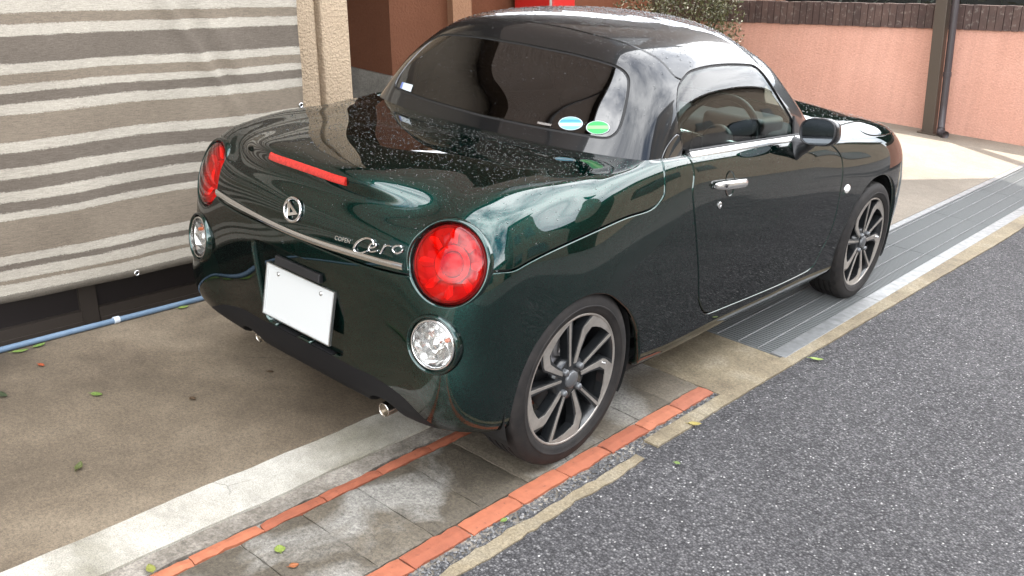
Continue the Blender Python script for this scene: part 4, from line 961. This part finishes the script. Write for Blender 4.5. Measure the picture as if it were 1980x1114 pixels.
# ---- round tail lights
M_REDG = glass_mat('red_lens', (.86, .050, .030), 1.42)
M_REFL = simple('lamp_reflector', (.90, .89, .87), .30, .45)
M_REFM = simple('mirror_reflector', (.72, .71, .69), .16, .85)
M_REFW = simple('lamp_bowl', (.55, .53, .52), .4, .1)
def facet_bowl(M, R, depth, nseg, rings, seed, m, name, parent):
    rg = np.random.default_rng(seed); V = []; F = []
    for i in range(rings+1):
        r_ = R*(1-i/rings*.86)
        for k in range(nseg):
            a = 2*math.pi*(k+.5*(i % 2))/nseg; V.append(tuple(M @ Vector((r_*math.cos(a), r_*math.sin(a), -depth*(1-(r_/R)**2)+rg.normal()*.0022*(0 < i)))))
    for i in range(rings):
        for k in range(nseg): F.append((i*nseg+k, i*nseg+(k+1) % nseg, (i+1)*nseg+(k+1) % nseg, (i+1)*nseg+k))
    F.append(tuple(range(rings*nseg, (rings+1)*nseg)))
    return obj(name, V, F, m, parent)
for sgn in (1, -1):
    c_ = np.array([sgn*.560, .094, .700]); n_ = np.array([sgn*.26, -.92, .30]); n_ /= np.linalg.norm(n_)
    M_ = frame(c_, n_, (1, 0, 0)); R = .1085
    t = empty('tail_light', tuple(c_)); place_under(t, car)
    MB().lathe([(R+.020, -.15), (R+.0195, -.020), (R+.018, .001), (R+.0145, .0085), (R+.0105, .011), (R+.0065, .0095), (R+.0035, .003), (R+.001, -.010), (R-.002, -.03)], M_, 64).obj('bezel', M_PAINT, t, smooth=True)
    MB().lathe([(R+.0012, -.004), (R-.001, .003), (R-.006, .004), (R-.010, .001)], M_, 64).obj('dark_rim', simple('dark_red_rim', (.22, .010, .009), .2, 0, 1), t, smooth=True)
    prof = [(R-.002, .002)]+[(R*math.cos(a), .004+.024*math.sin(a)) for a in np.linspace(.12, math.pi/2-.001, 14)]
    MB().lathe(prof, M_, 64).obj('lens', M_REDG, t, smooth=True)
    facet_bowl(M_, R-.004, .045, 16, 4, 3, M_REFW, 'reflector', t)
    MB().lathe([(.052, -.020), (.047, -.006), (.041, -.006), (.036, -.022)], M_, 48).obj('inner_ring', M_REFL, t, smooth=True)
    MB().lathe([(.034, -.03), (.032, -.012), (.022, -.008), (.0005, -.006)], M_, 32).obj('inner_lamp', M_REFW, t, smooth=True)
    for k in range(8):
        a = k*math.pi/4+.2; e1 = Vector((math.cos(a), math.sin(a), 0)); e2 = Vector((-math.sin(a), math.cos(a), 0))
        V = [tuple(M_ @ (e1*r_+e2*w+Vector((0, 0, h)))) for r_, w, h in ((.056, -.008, -.020), (.056, .008, -.020), (.098, .017, -.010), (.098, -.017, -.010), (.06, 0, -.012), (.095, 0, -.003))]
        obj('reflector_rib', V, [(0, 4, 5, 3), (4, 1, 2, 5), (0, 1, 4), (3, 5, 2)], M_REFL, t)
    # round reversing lamp below
    q, n = BS.on((sgn*.570, .036, .483)); nn = n*.45+np.array([sgn*.20, -.93, .10])*.55; M_ = frame(q+np.array([0, .004, 0]), nn, (1, 0, 0)); R = .066
    t = empty('reversing_light', tuple(q)); place_under(t, car)
    MB().lathe([(R+.022, -.05), (R+.021, .000), (R+.018, .010), (R+.0145, .013), (R+.011, .011), (R+.0085, .004), (R+.007, -.02)], M_, 56).obj('bezel', M_PAINT, t, smooth=True)
    MB().lathe([(R+.0065, -.006), (R+.006, .006), (R+.002, .010), (R-.002, .008), (R-.003, -.004)], M_, 56).obj('chrome_ring', M_CHR, t, smooth=True)
    prof = [(R-.002, .006)]+[(R*math.cos(a), .006+.017*math.sin(a)) for a in np.linspace(.12, math.pi/2-.001, 12)]
    MB().lathe(prof, M_, 56).obj('lens', M_CLEAR, t, smooth=True)
    facet_bowl(M_, R-.003, .035, 18, 4, 9, M_REFM, 'reflector', t)
    MB().lathe([(.020, -.036), (.020, -.004), (.015, .002), (.0005, .004)], M_, 24).obj('bulb_shield', M_REFM, t, smooth=True)
    for a in (.5,): MB().lathe([(.006, -.02), (.006, -.006), (.0005, -.002)], M_ @ Matrix.Translation((.040*math.cos(a)*sgn, .040*math.sin(a), 0)), 12).obj('amber_bulb', simple('amber', (.55, .12, .03), .3), t, smooth=True)
# ---- number plate and lamp
q = np.array([0, .020, .428]); n_ = (0, -.985, -.05 if False else .12)
Mp = frame(q, n_, (1, 0, 0))
pl = MB().box((-.165, -.0825, 0), (.165, .0825, .004)).obj('number_plate', simple('plate_white', (.50, .51, .50), .35), car); pl.data.transform(Mp)
fr_ = MB()
for a, b2 in (((-.168, .0825), (.168, .0852)), ((-.168, -.0852), (.168, -.0825)), ((-.168, -.0825), (-.165, .0825)), ((.165, -.0825), (.168, .0825))): fr_.box((a[0], a[1], -.002), (b2[0], b2[1], .007))
fo = fr_.obj('plate_frame', M_SILV, pl); fo.data.transform(Mp)
rm = MB()
for a, b2 in (((-.161, .0745), (.161, .0785)), ((-.161, -.0785), (.161, -.0745)), ((-.161, -.0745), (-.157, .0745)), ((.157, -.0745), (.161, .0745))): rm.box((a[0], a[1], .0035), (b2[0], b2[1], .0062))
rm.obj('pressed_rim', pl.data.materials[0], pl).data.transform(Mp)
for x in (-.105, .105):
    MB().lathe([(.007, .004), (.007, .007), (.0001, .009)], Mp @ Matrix.Translation((x, .062, 0)), 12).obj('bolt', M_SILV, pl, smooth=True)
lh = MB().box((-.11, .095, -.01), (.11, .125, .022)).obj('plate_lamp', M_BLK, car, bevel=.004); lh.data.transform(Mp)
# ---------------------------------------------------------------- wheels
def tyre_mat():
    m, nt, b = mat('tyre_rubber'); p = pos(nt)
    setc(nt, b, ramp(nt, noise(nt, p, 22, 5, .65), [(.3, (.013, .012, .012)), (.7, (.034, .029, .026))])); b.inputs['Roughness'].default_value = .72; b.inputs['Specular IOR Level'].default_value = .35
    bump(nt, noise(nt, p, 130, 3), .15, .002, b); return m
M_TYRE = tyre_mat()
M_MACH, _nt, _b = mat('machined_alloy'); _p = pos(_nt)
setc(_nt, _b, ramp(_nt, noise(_nt, _p, 30, 4, .6), [(.3, (.46, .42, .375)), (.7, (.66, .61, .55))])); _b.inputs['Metallic'].default_value = .6; _b.inputs['Roughness'].default_value = .34
M_WBLK = simple('wheel_black', (.012, .013, .014), .28, 0, .5)
M_DISC = simple('brake_steel', (.16, .15, .145), .35, .9)
M_CAPG = simple('cap_grey', (.15, .155, .16), .35, .5)
RR = .213; AX = frame((0, 0, 0), (1, 0, 0), (0, 1, 0))       # local z -> +x, local x -> +y, local y -> +z
def pol(r_, deg): a = math.radians(deg); return (r_*RR*math.sin(a), r_*RR*math.cos(a))
def fx(r_): return -.0115+.010*min(1, r_/RR)**1.5              # face depth
def face_prism(poly, off, depth):
    n = len(poly); V = [(fx(math.hypot(*q))+off, *q) for q in poly]+[(fx(math.hypot(*q))+off-depth, *q) for q in poly]
    F = [tuple(range(n-1, -1, -1)), tuple(range(n, 2*n))]+[(i, (i+1) % n, n+(i+1) % n, n+i) for i in range(n)]
    return V, F
def fix_normals(me):
    bm = bmesh.new(); bm.from_mesh(me); bmesh.ops.recalc_face_normals(bm, faces=bm.faces); bm.to_mesh(me); bm.free()
kink = [(.235, 20), (.5, 21.5), (.74, 22), (.80, 24), (.965, 33)]+[(.965, a) for a in np.arange(39, 73, 4)]+[(.945, 71), (.905, 62), (.868, 52), (.83, 43), (.80, 36.5), (.67, 30.5), (.45, 30.5), (.25, 34)]
kinkb = [(.235, 13), (.5, 18), (.74, 20), (.80, 21.5), (.97, 29)]+[(.97, a) for a in np.arange(33, 75, 4)]+[(.94, 72), (.905, 62), (.87, 52), (.835, 43.5), (.80, 38), (.67, 34.5), (.45, 34.5), (.25, 40)]
thin = [(.22, -4.5), (.6, -1.8), (.965, -1.4), (.965, 1.4), (.6, 1.8), (.22, 4.5)]
thinb = [(.22, -13), (.6, -4.6), (.97, -4.2), (.97, 4.2), (.6, 4.6), (.22, 13)]
def wheel_meshes():
    D = {}
    prof = [(.206, -.150), (.212, -.155), (.235, -.160), (.262, -.158), (.278, -.150), (.2835, -.138)]
    for g0 in (-.118, -.092, -.066, -.040):
        prof += [(.2850, g0-.0045), (.2785, g0-.0035), (.2785, g0+.0035), (.2850, g0+.0045)]
    prof += [(.2840, -.022), (.2790, -.008), (.2700, .001), (.2560, .0065), (.2420, .008), (.2405, .0095), (.2370, .0095), (.2350, .008), (.2250, .006), (.2165, .0015), (.2125, -.004)]
    V = []; F = []; n = 96
    b = MB().lathe(prof, AX, n)
    # sipes on the shoulders: every other segment of the shoulder rings drops a little
    Vn = np.array([tuple(v) for v in b.V])
    for i, (r_, h) in enumerate(prof):
        if r_ > .2795 and (h > -.035 or h < -.125):
            for k in range(n):
                if k % 3 == 0: Vn[i*n+k, 1:] *= .978
    D['tyre'] = mesh_data('tyre', Vn, b.F, M_TYRE, False); 
    D['tyre'].polygons.foreach_set('use_smooth', [True]*len(D['tyre'].polygons)); D['tyre'].set_sharp_from_angle(angle=math.radians(28))
    b = MB().lathe([(.2060, -.150), (.1960, -.142), (.1900, -.07), (.1960, -.03), (.2030, -.010), (.2065, -.0035)], AX, 72); D['barrel'] = mesh_data('barrel', b.V, b.F, M_WBLK, True)
    b = MB().lathe([(.2055, -.0045), (.2065, -.0015), (.2115, -.0008), (.2145, -.0030), (.2150, -.008)], AX, 96); D['rim_lip'] = mesh_data('rim_lip', b.V, b.F, M_MACH, True)
    for nm, poly, body in (('spoke_kinked', kink, kinkb), ('spoke_straight', thin, thinb)):
        V, F = face_prism([pol(*q) for q in poly], 0, .004); D[nm] = mesh_data(nm, V, F, M_MACH); fix_normals(D[nm])
        V, F = face_prism([pol(*q) for q in body], -.0022, .030); D[nm+'_back'] = mesh_data(nm+'_back', V, F, M_WBLK); fix_normals(D[nm+'_back'])
    b = MB().lathe([(.074, -.045), (.070, -.016), (.058, -.0135), (.034, -.014), (.031, -.012), (.0005, -.012)], AX, 40); D['hub'] = mesh_data('hub', b.V, b.F, M_WBLK, True)
    b = MB().lathe([(.028, -.014), (.028, -.005), (.0255, -.002), (.012, .0005), (.0003, .001)], AX, 32); D['centre_cap'] = mesh_data('centre_cap', b.V, b.F, M_CAPG, True)
    b = MB().lathe([(.0105, -.014), (.0105, -.001), (.008, .003), (.0003, .004)], AX, 12); D['wheel_nut'] = mesh_data('wheel_nut', b.V, b.F, M_CAPG, True)
    b = MB().lathe([(.118, -.075), (.118, -.066), (.070, -.066), (.068, -.045), (.0005, -.045)], AX, 48); D['brake_disc'] = mesh_data('brake_disc', b.V, b.F, M_DISC, True)
    b = MB().box((-.10, -.125, .01), (-.05, -.06, .10)); D['brake_caliper'] = mesh_data('brake_caliper', b.V, b.F, M_WBLK)
    b = MB().tube([(-.012, .15, -.02), (.006, .156, -.022)], .0042, 8); D['valve'] = mesh_data('valve', b.V, b.F, M_SILV)
    return D
WD = wheel_meshes()
ROLL = math.radians(12)
for nm_, sgn, yc, lab, rot in (('rear right', 1, WYR, 'rear right wheel', 12), ('front right', 1, WYF, 'front right wheel', 7), ('rear left', -1, WYR, None, 30), ('front left', -1, WYF, None, 50)):
    w = empty('wheel', (sgn*WX, yc, WZ)); place_under(w, car)
    B = Matrix.Translation((sgn*WX, yc, WZ)) @ Matrix.Rotation(0 if sgn > 0 else math.pi, 4, 'Z')
    R0 = B @ Matrix.Rotation(math.radians(rot), 4, 'X')
    def put(name, key, M): return shared(name, WD[key], w, M)
    put('tyre', 'tyre', B); rim = put('rim', 'rim_lip', R0); put('barrel', 'barrel', B); put('brake_disc', 'brake_disc', B); put('brake_caliper', 'brake_caliper', B)
    for k in range(5):
        M_ = R0 @ Matrix.Rotation(-k*math.radians(72), 4, 'X')
        for a in ('spoke_straight', 'spoke_kinked'): put(a, a, M_); put(a+'_back', a+'_back', M_)
    put('hub', 'hub', R0); put('centre_cap', 'centre_cap', R0); put('valve', 'valve', R0)
    for k in range(4): put('wheel_nut', 'wheel_nut', R0 @ Matrix.Translation((0, .050*math.cos(k*math.pi/2+.6), .050*math.sin(k*math.pi/2+.6))))
    # liner
    V = []; F = []; r_ = .305 if yc < 1 else .335
    A = np.linspace(-118, 118, 33)
    for a in A:
        for x in (.715, .40): V.append((sgn*x if x < .7 else sgn*.712, yc+r_*math.sin(math.radians(a)), max(.15, WZ+r_*math.cos(math.radians(a)))))
    for i in range(len(A)-1): F.append((2*i, 2*i+1, 2*i+3, 2*i+2))
    V.append((sgn*.40, yc, WZ-.1)); c0 = len(V)-1
    for i in range(len(A)-1): F.append((2*i+1, 2*i+3, c0))
    obj('wheel_arch_liner', V, F, M_RUB, car)
# ---- underside, valance, exhaust
MB().box((-.58, .42, .165), (.58, 3.1, .235)).obj('underbody', M_RUB, car)
for sgn in (1, -1):
    MB().box((sgn*.665 if sgn < 0 else .56, .86, .175), (sgn*.56 if sgn < 0 else .665, 2.32, .225)).obj('sill_underside', M_RUB, car)
MB().box((-.56, .19, .175), (.56, .43, .235)).obj('rear_underbody', M_RUB, car)
for sgn in (1, -1):
    Mx = frame((sgn*.330, .082 if sgn > 0 else .10, .168 if sgn > 0 else .176), (0, -1, -.06), (1, 0, 0))
    ex = MB().lathe([(.0225, -.25), (.0225, -.004), (.022, 0), (.020, 0), (.0195, -.004), (.019, -.06), (.0005, -.06)], Mx, 28).obj('exhaust_pipe', simple('steel', (.62, .58, .52), .25, 1), car, smooth=True)
MB().box((-.32, .22, .155), (.32, .42, .26)).obj('silencer', simple('silencer_steel', (.10, .09, .085), .6, .5), car, bevel=.03)
# ---- mirrors
for sgn in (1, -1):
    t = empty('door_mirror', (sgn*.775, 1.83, .914)); place_under(t, car)
    Mm = frame((sgn*.7755, 1.822, .9145), (sgn*.0, -1, .085), (1, 0, .12*sgn)) 
    Sc = Matrix.Diagonal((.0690, .0500, 1, 1))
    se = lambda p_: p_
    MB().lathe([(.93, -.006), (.95, .002), (1.0, .001), (1.05, -.012), (1.06, -.03), (1.0, -.058), (.82, -.085), (.5, -.103), (.01, -.110)], Mm @ Sc, 44, se=2.9).obj('housing', simple('mirror_black', (.006, .006, .007), .25, 0, 0, .45), t, smooth=True)
    MB().lathe([(.94, -.003), (.01, -.003)], Mm @ Sc, 44, se=2.9).obj('mirror_glass', simple('mirror_silver', (.10, .11, .12), .05, 1.0), t)
    MB().lathe([(1.015, -.012), (1.01, .004), (.945, .005), (.935, -.006)], Mm @ Sc, 44, se=2.9).obj('mirror_rim', M_BLK, t, smooth=True)
    MB().tube([(sgn*.748, 1.868, .885), (sgn*.735, 1.875, .855), (sgn*.708, 1.885, .832), (sgn*.670, 1.89, .822)], [.026, .024, .026, .034], 14, sx=1.5, sy=.8, up=(1, 0, 0)).obj('stalk', M_BLK, t, smooth=True)
    # black sail behind the side glass
    V = [(sgn*.634, 1.93, .85), (sgn*.631, 2.03, .846), (sgn*.611, 1.945, .935)]; V += [(p_[0]+sgn*.008, p_[1], p_[2]) for p_ in V]
    obj('mirror_sail', V, [(0, 1, 2), (3, 5, 4), (0, 3, 4, 1), (1, 4, 5, 2), (2, 5, 3, 0)], M_BLK, t)
# ---- cabin
M_FAB = simple('seat_fabric', (.028, .028, .030), .85); M_DASH = simple('dash_plastic', (.030, .030, .032), .55)
def rbox(name, lo, hi, m, parent, r_=.03, M=None):
    o = MB().box(lo, hi).obj(name, m, parent); 
    if M is not None: o.data.transform(M)
    bm = bmesh.new(); bm.from_mesh(o.data); bmesh.ops.bevel(bm, geom=list(bm.edges), offset=r_, segments=4, affect='EDGES', profile=.6); bm.to_mesh(o.data); bm.free()
    o.data.polygons.foreach_set('use_smooth', [True]*len(o.data.polygons)); return o
for sgn in (1, -1):
    st = empty('seat', (sgn*.31, 1.35, .3)); place_under(st, car)
    T = Matrix.Translation((sgn*.31, 1.20, .42)) @ Matrix.Rotation(.30, 4, 'X')
    rbox('backrest', (-.22, -.06, -.05), (.22, .07, .50), M_FAB, st, .045, T)
    rbox('headrest', (-.12, -.05, .49), (.12, .05, .66), M_FAB, st, .04, T)
    rbox('cushion', (sgn*.31-.23, 1.22, .30), (sgn*.31+.23, 1.72, .44), M_FAB, st, .045)
rbox('dashboard', (-.60, 2.02, .56), (.60, 2.40, .83), M_DASH, car, .06)
rbox('instrument_hood', (.19, 1.97, .80), (.47, 2.2, .885), M_DASH, car, .035)
rbox('centre_console', (-.09, 1.3, .25), (.09, 2.1, .56), M_DASH, car, .03)
MB().box((-.62, .9, .20), (.62, 2.4, .26)).obj('cabin_floor', M_RUB, car)
MB().box((-.60, .80, .26), (.60, .98, .86)).obj('rear_bulkhead', M_RUB, car)
Mw = frame((.33, 1.86, .80), (0, -.90, .42), (1, 0, 0)); wr = [tuple(Mw @ Vector((.178*math.cos(a), .178*math.sin(a), 0))) for a in np.linspace(0, 2*math.pi, 48, endpoint=False)]
sw_ = empty('steering_wheel', (.33, 1.86, .80)); place_under(sw_, car)
MB().tube(wr, .0145, 10, closed=True, up=(0, -.9, .42)).obj('wheel_rim', M_BLK, sw_, smooth=True)
for a in (0, math.pi, -math.pi/2): MB().tube([tuple(Mw @ Vector((.04*math.cos(a), .04*math.sin(a), -.015))), tuple(Mw @ Vector((.172*math.cos(a), .172*math.sin(a), 0)))], .016, 8, sy=.5).obj('wheel_spoke', M_SILV if a != -math.pi/2 else M_BLK, sw_, smooth=True)
MB().lathe([(.065, -.04), (.065, -.01), (.05, .004), (.001, .01)], Mw, 28).obj('wheel_boss', M_BLK, sw_, smooth=True)
MB().tube([tuple(Mw @ Vector((0, 0, -.02))), (.33, 2.1, .70)], .035, 10).obj('steering_column', M_BLK, sw_)
rbox('cabin_mirror', (-.10, 1.94, 1.10), (.10, 1.97, 1.155), M_BLK, car, .012)
# ---- stickers on the back glass
def oval(name, c, a, b2, m, lift, s=1.0, parent=None, y0=-1, y1=1):
    c, a, b2 = map(np.array, (c, a, b2)); V = []; 
    for t in np.linspace(0, 2*math.pi, 36, endpoint=False):
        q = c+a*s*math.cos(t)+b2*s*min(y1, max(y0, math.sin(t))); V.append(RS.on(q, lift)[0])
    return obj(name, V, [tuple(range(36))], m, parent)
M_SB = simple('sticker_blue', (.06, .26, .42), .35); M_SW = simple('sticker_white', (.50, .55, .57), .35); M_SG = simple('sticker_green', (.02, .30, .07), .35); M_SG2 = simple('sticker_pale_green', (.20, .48, .16), .35); M_SB2 = simple('sticker_pale_blue', (.16, .40, .50), .35)
t = oval('oval_sticker', (.362, .8335, .9695), (.041, .011, .0065), (-.0115, .012, .0185), M_SW, .0006, 1, rear_glass); t['label'] = 'pale blue oval sticker'
oval('sticker_print', (.362, .8335, .9695), (.041, .011, .0065), (-.0115, .012, .0185), M_SB2, .0011, .93, t)
oval('sticker_print', (.362, .8335, .9695), (.041, .011, .0065), (-.0115, .012, .0185), M_SB, .0016, .91, t, .22, .62)
oval('sticker_print', (.362, .8335, .9695), (.041, .011, .0065), (-.0115, .012, .0185), M_SW, .0016, .91, t, -.45, .0)
t = oval('oval_sticker', (.4567, .855, .9715), (.0365, .014, .0055), (-.011, .011, .0185), M_SW, .0006, 1, rear_glass); t['label'] = 'green oval sticker'
oval('sticker_print', (.4567, .855, .9715), (.0365, .014, .0055), (-.011, .011, .0185), M_SG, .0011, .94, t)
oval('sticker_print', (.4567, .855, .9715), (.0365, .014, .0055), (-.011, .011, .0185), M_SG2, .0016, .92, t, -.25, .3)
def quad_on(name, pts, m, parent, lift=.001): return obj(name, [RS.on(p_, lift)[0] for p_ in pts], [(0, 1, 2, 3)], m, parent)
t = quad_on('label_sticker', [(-.462, .840, .949), (-.385, .822, .949), (-.392, .840, .972), (-.470, .857, .970)], M_SW, rear_glass); t['label'] = 'small white rectangular sticker'
quad_on('sticker_edge', [(-.462, .840, .949), (-.448, .837, .949), (-.456, .854, .970), (-.470, .857, .970)], simple('sticker_navy', (.10, .14, .35), .4), t, .0018)
quad_on('glass_logo', [(.245, .806, .949), (.30, .812, .950), (.298, .816, .957), (.243, .810, .956)], M_SILV, rear_glass)
# ---- rain drops
M_DROP = glass_mat('rain_water', (.86, .88, .88), 1.5)
def drops(S, n, smin, smax, cond, V, F, N):
    P = S.P; Fq = np.array(S.F); c = P[Fq].mean(1); A = np.linalg.norm(np.cross(P[Fq[:, 2], :3]-P[Fq[:, 0], :3], P[Fq[:, 3], :3]-P[Fq[:, 1], :3]), axis=1)/2
    w = A*cond(c); k = rng.choice(len(Fq), n, p=w/w.sum()); a = rng.random((n, 2))
    q = P[Fq[k]]; X = (q[:, 0]*((1-a[:, :1])*(1-a[:, 1:]))+q[:, 1]*(a[:, :1]*(1-a[:, 1:]))+q[:, 2]*(a[:, :1]*a[:, 1:])+q[:, 3]*((1-a[:, :1])*a[:, 1:]))
    hashed = set()
    for x in X:
        key = tuple(np.floor(x[:3]/.0062).astype(int))
        if key in hashed: continue
        hashed.add(key)
        n_ = x[3:6]/np.linalg.norm(x[3:6]); e = np.cross(n_, (0, 1, .3)); e /= np.linalg.norm(e); f = np.cross(n_, e); s = smin+(smax-smin)*rng.random()**2.6; h = s*.5
        b0 = len(V); ph = rng.random()*6; el = rng.uniform(.8, 1.3)
        for j in range(6):
            t = ph+j*math.pi/3; d = e*math.cos(t)*el+f*math.sin(t); V.append(x[:3]+d*s-n_*.0003); N.append((d*.9+n_*.45))
        for j in range(6):
            t = ph+j*math.pi/3+.5; d = e*math.cos(t)*el+f*math.sin(t); V.append(x[:3]+d*s*.62+n_*h*.72); N.append(d*.55+n_*.83)
        V.append(x[:3]+n_*h); N.append(n_)
        for j in range(6):
            l = (j+1) % 6; F += [(b0+j, b0+l, b0+6+j), (b0+l, b0+6+l, b0+6+j), (b0+6+j, b0+6+l, b0+12)]
V, F, N = [], [], []
ss = lambda x, a, b2: np.clip((x-a)/(b2-a), 0, 1)
drops(BS, 7000, .0011, .0032, lambda c: ss(c[:, 5], .30, .9)*(c[:, 1] < 1.0)*(.35+.65*ss(c[:, 5], .8, .97))*(c[:, 7] < 10.9), V, F, N)
drops(BS, 1300, .0010, .0030, lambda c: ss(c[:, 5], .2, .8)*(c[:, 1] >= 1.0)*(c[:, 1] < 2.3)*(c[:, 7] < 10.5), V, F, N)
drops(BS, 2300, .0012, .0040, lambda c: ss(c[:, 5], .35, .9)*(c[:, 1] >= 2.3)*(c[:, 7] < 10.9), V, F, N)
drops(RS, 8000, .0014, .0042, lambda c: ss(c[:, 5], .75, .95)*(c[:, 7] > 3.3), V, F, N)
drops(RS, 1700, .0008, .0024, lambda c: (c[:, 6] < 4.2)*(c[:, 7] > .3)*ss(c[:, 5], .2, .6)*(c[:, 7] < 4.5), V, F, N)
drops(RS, 120, .0008, .0022, lambda c: (c[:, 6] > 4.6)*(c[:, 6] < 8)*(c[:, 7] > .8)*(c[:, 7] < 3.6), V, F, N)
o = obj('rain_drops', V, F, M_DROP, car, normals=np.array(N)/np.linalg.norm(np.array(N), axis=1, keepdims=True)); o['kind'] = 'stuff'
# ---------------------------------------------------------------- fallen leaves
def leaf(c, L, w, ang, col, label, curl=.25):
    V = []; F = []; n = 9
    for i in range(n):
        t = i/(n-1); ww = w*math.sin(math.pi*t**.85)**.8+.0006
        for k, s in enumerate((-1, -.5, 0, .5, 1)):
            x = (t-.5)*L; y = s*ww; V.append((x, y, .004+curl*L*((t-.5)**2*1.2)+curl*abs(s)*ww*.9-.002*(s == 0)))
    for i in range(n-1):
        for k in range(4): F.append((5*i+k, 5*i+k+1, 5*i+6+k, 5*i+5+k))
    m, nt, b = mat('leaf'); p = pos(nt)
    setc(nt, b, mixc(nt, .6, col, ramp(nt, noise(nt, p, 180, 3), [(.3, .55), (.7, 1.3)]), 'MULTIPLY')); b.inputs['Roughness'].default_value = .5
    V = np.array(V); ca, sa = math.cos(ang), math.sin(ang); V = V @ np.array([[ca, -sa, 0], [sa, ca, 0], [0, 0, 1]]).T
    e = empty('fallen_leaf', (*c, 0)); tag(e, label, 'leaf', 'leaves fallen on the ground')
    o = obj('blade', V+np.array([*c, 0]), F, m, e, smooth=True); so = o.modifiers.new('t', 'SOLIDIFY'); so.thickness = .0006
    tip = V[2]+np.array([*c, 0]); d = np.array([-ca, -sa, 0.0]); MB().tube([tip, tip+d*L*.22+np.array([0, 0, .003])], [.0009, .0006], 5).obj('stalk', m, e)
GR, YG, BR, RD, DK = (.17, .26, .05), (.30, .31, .07), (.10, .06, .03), (.42, .09, .03), (.05, .07, .03)
leaf((-.592, -.357), .040, .012, .6, GR, 'fresh green leaf alone on the brown concrete left of the kerb')
leaf((-.205, -.606), .048, .010, 2.4, (.12, .14, .04), 'curled dark olive leaf on the brown concrete near the front', .6)
leaf((.496, -.416), .034, .014, 2.7, (.28, .36, .07), 'bright yellow green leaf lying on the grey pavers')
leaf((-.368, -.140), .026, .009, .2, BR, 'small brown leaf in the middle of the brown concrete')
leaf((-.372, .172), .022, .006, .9, BR, 'tiny brown leaf fragment close behind the car bumper')
leaf((.874, 1.024), .046, .012, .75, (.42, .33, .08), 'yellowed leaf on the asphalt edge next to the rear wheel')
leaf((.973, .754), .020, .008, .3, GR, 'small light green leaf on the asphalt beside the broken mortar')
leaf((.806, .114), .026, .008, 1.6, GR, 'small green leaf among the chippings by the orange bricks')
leaf((.347, -.693), .038, .011, 2.9, YG, 'yellow green leaf lying at the end of the narrow brick row')
leaf((-1.066, -.40), .055, .010, 1.35, GR, 'long green leaf against the blue pipe')
leaf((-1.072, -.33), .050, .010, 1.75, (.16, .26, .05), 'second green leaf against the blue pipe')
leaf((-1.075, .251), .045, .011, 1.5, (.22, .30, .06), 'green leaf by the blue pipe near the car bumper')
leaf((-.782, -.585), .060, .014, .3, DK, 'dark green leaf at the left edge of the concrete')
leaf((-.914, -.394), .030, .008, .3, RD, 'small reddish leaf on the concrete near the pipe')
leaf((.921, 1.89), .055, .011, .55, (.30, .40, .08), 'light green leaf beside the end of the drain grating')
leaf((.575, -.43), .026, .009, 1.2, (.40, .13, .04), 'small orange brown leaf on the pavers at the bottom')
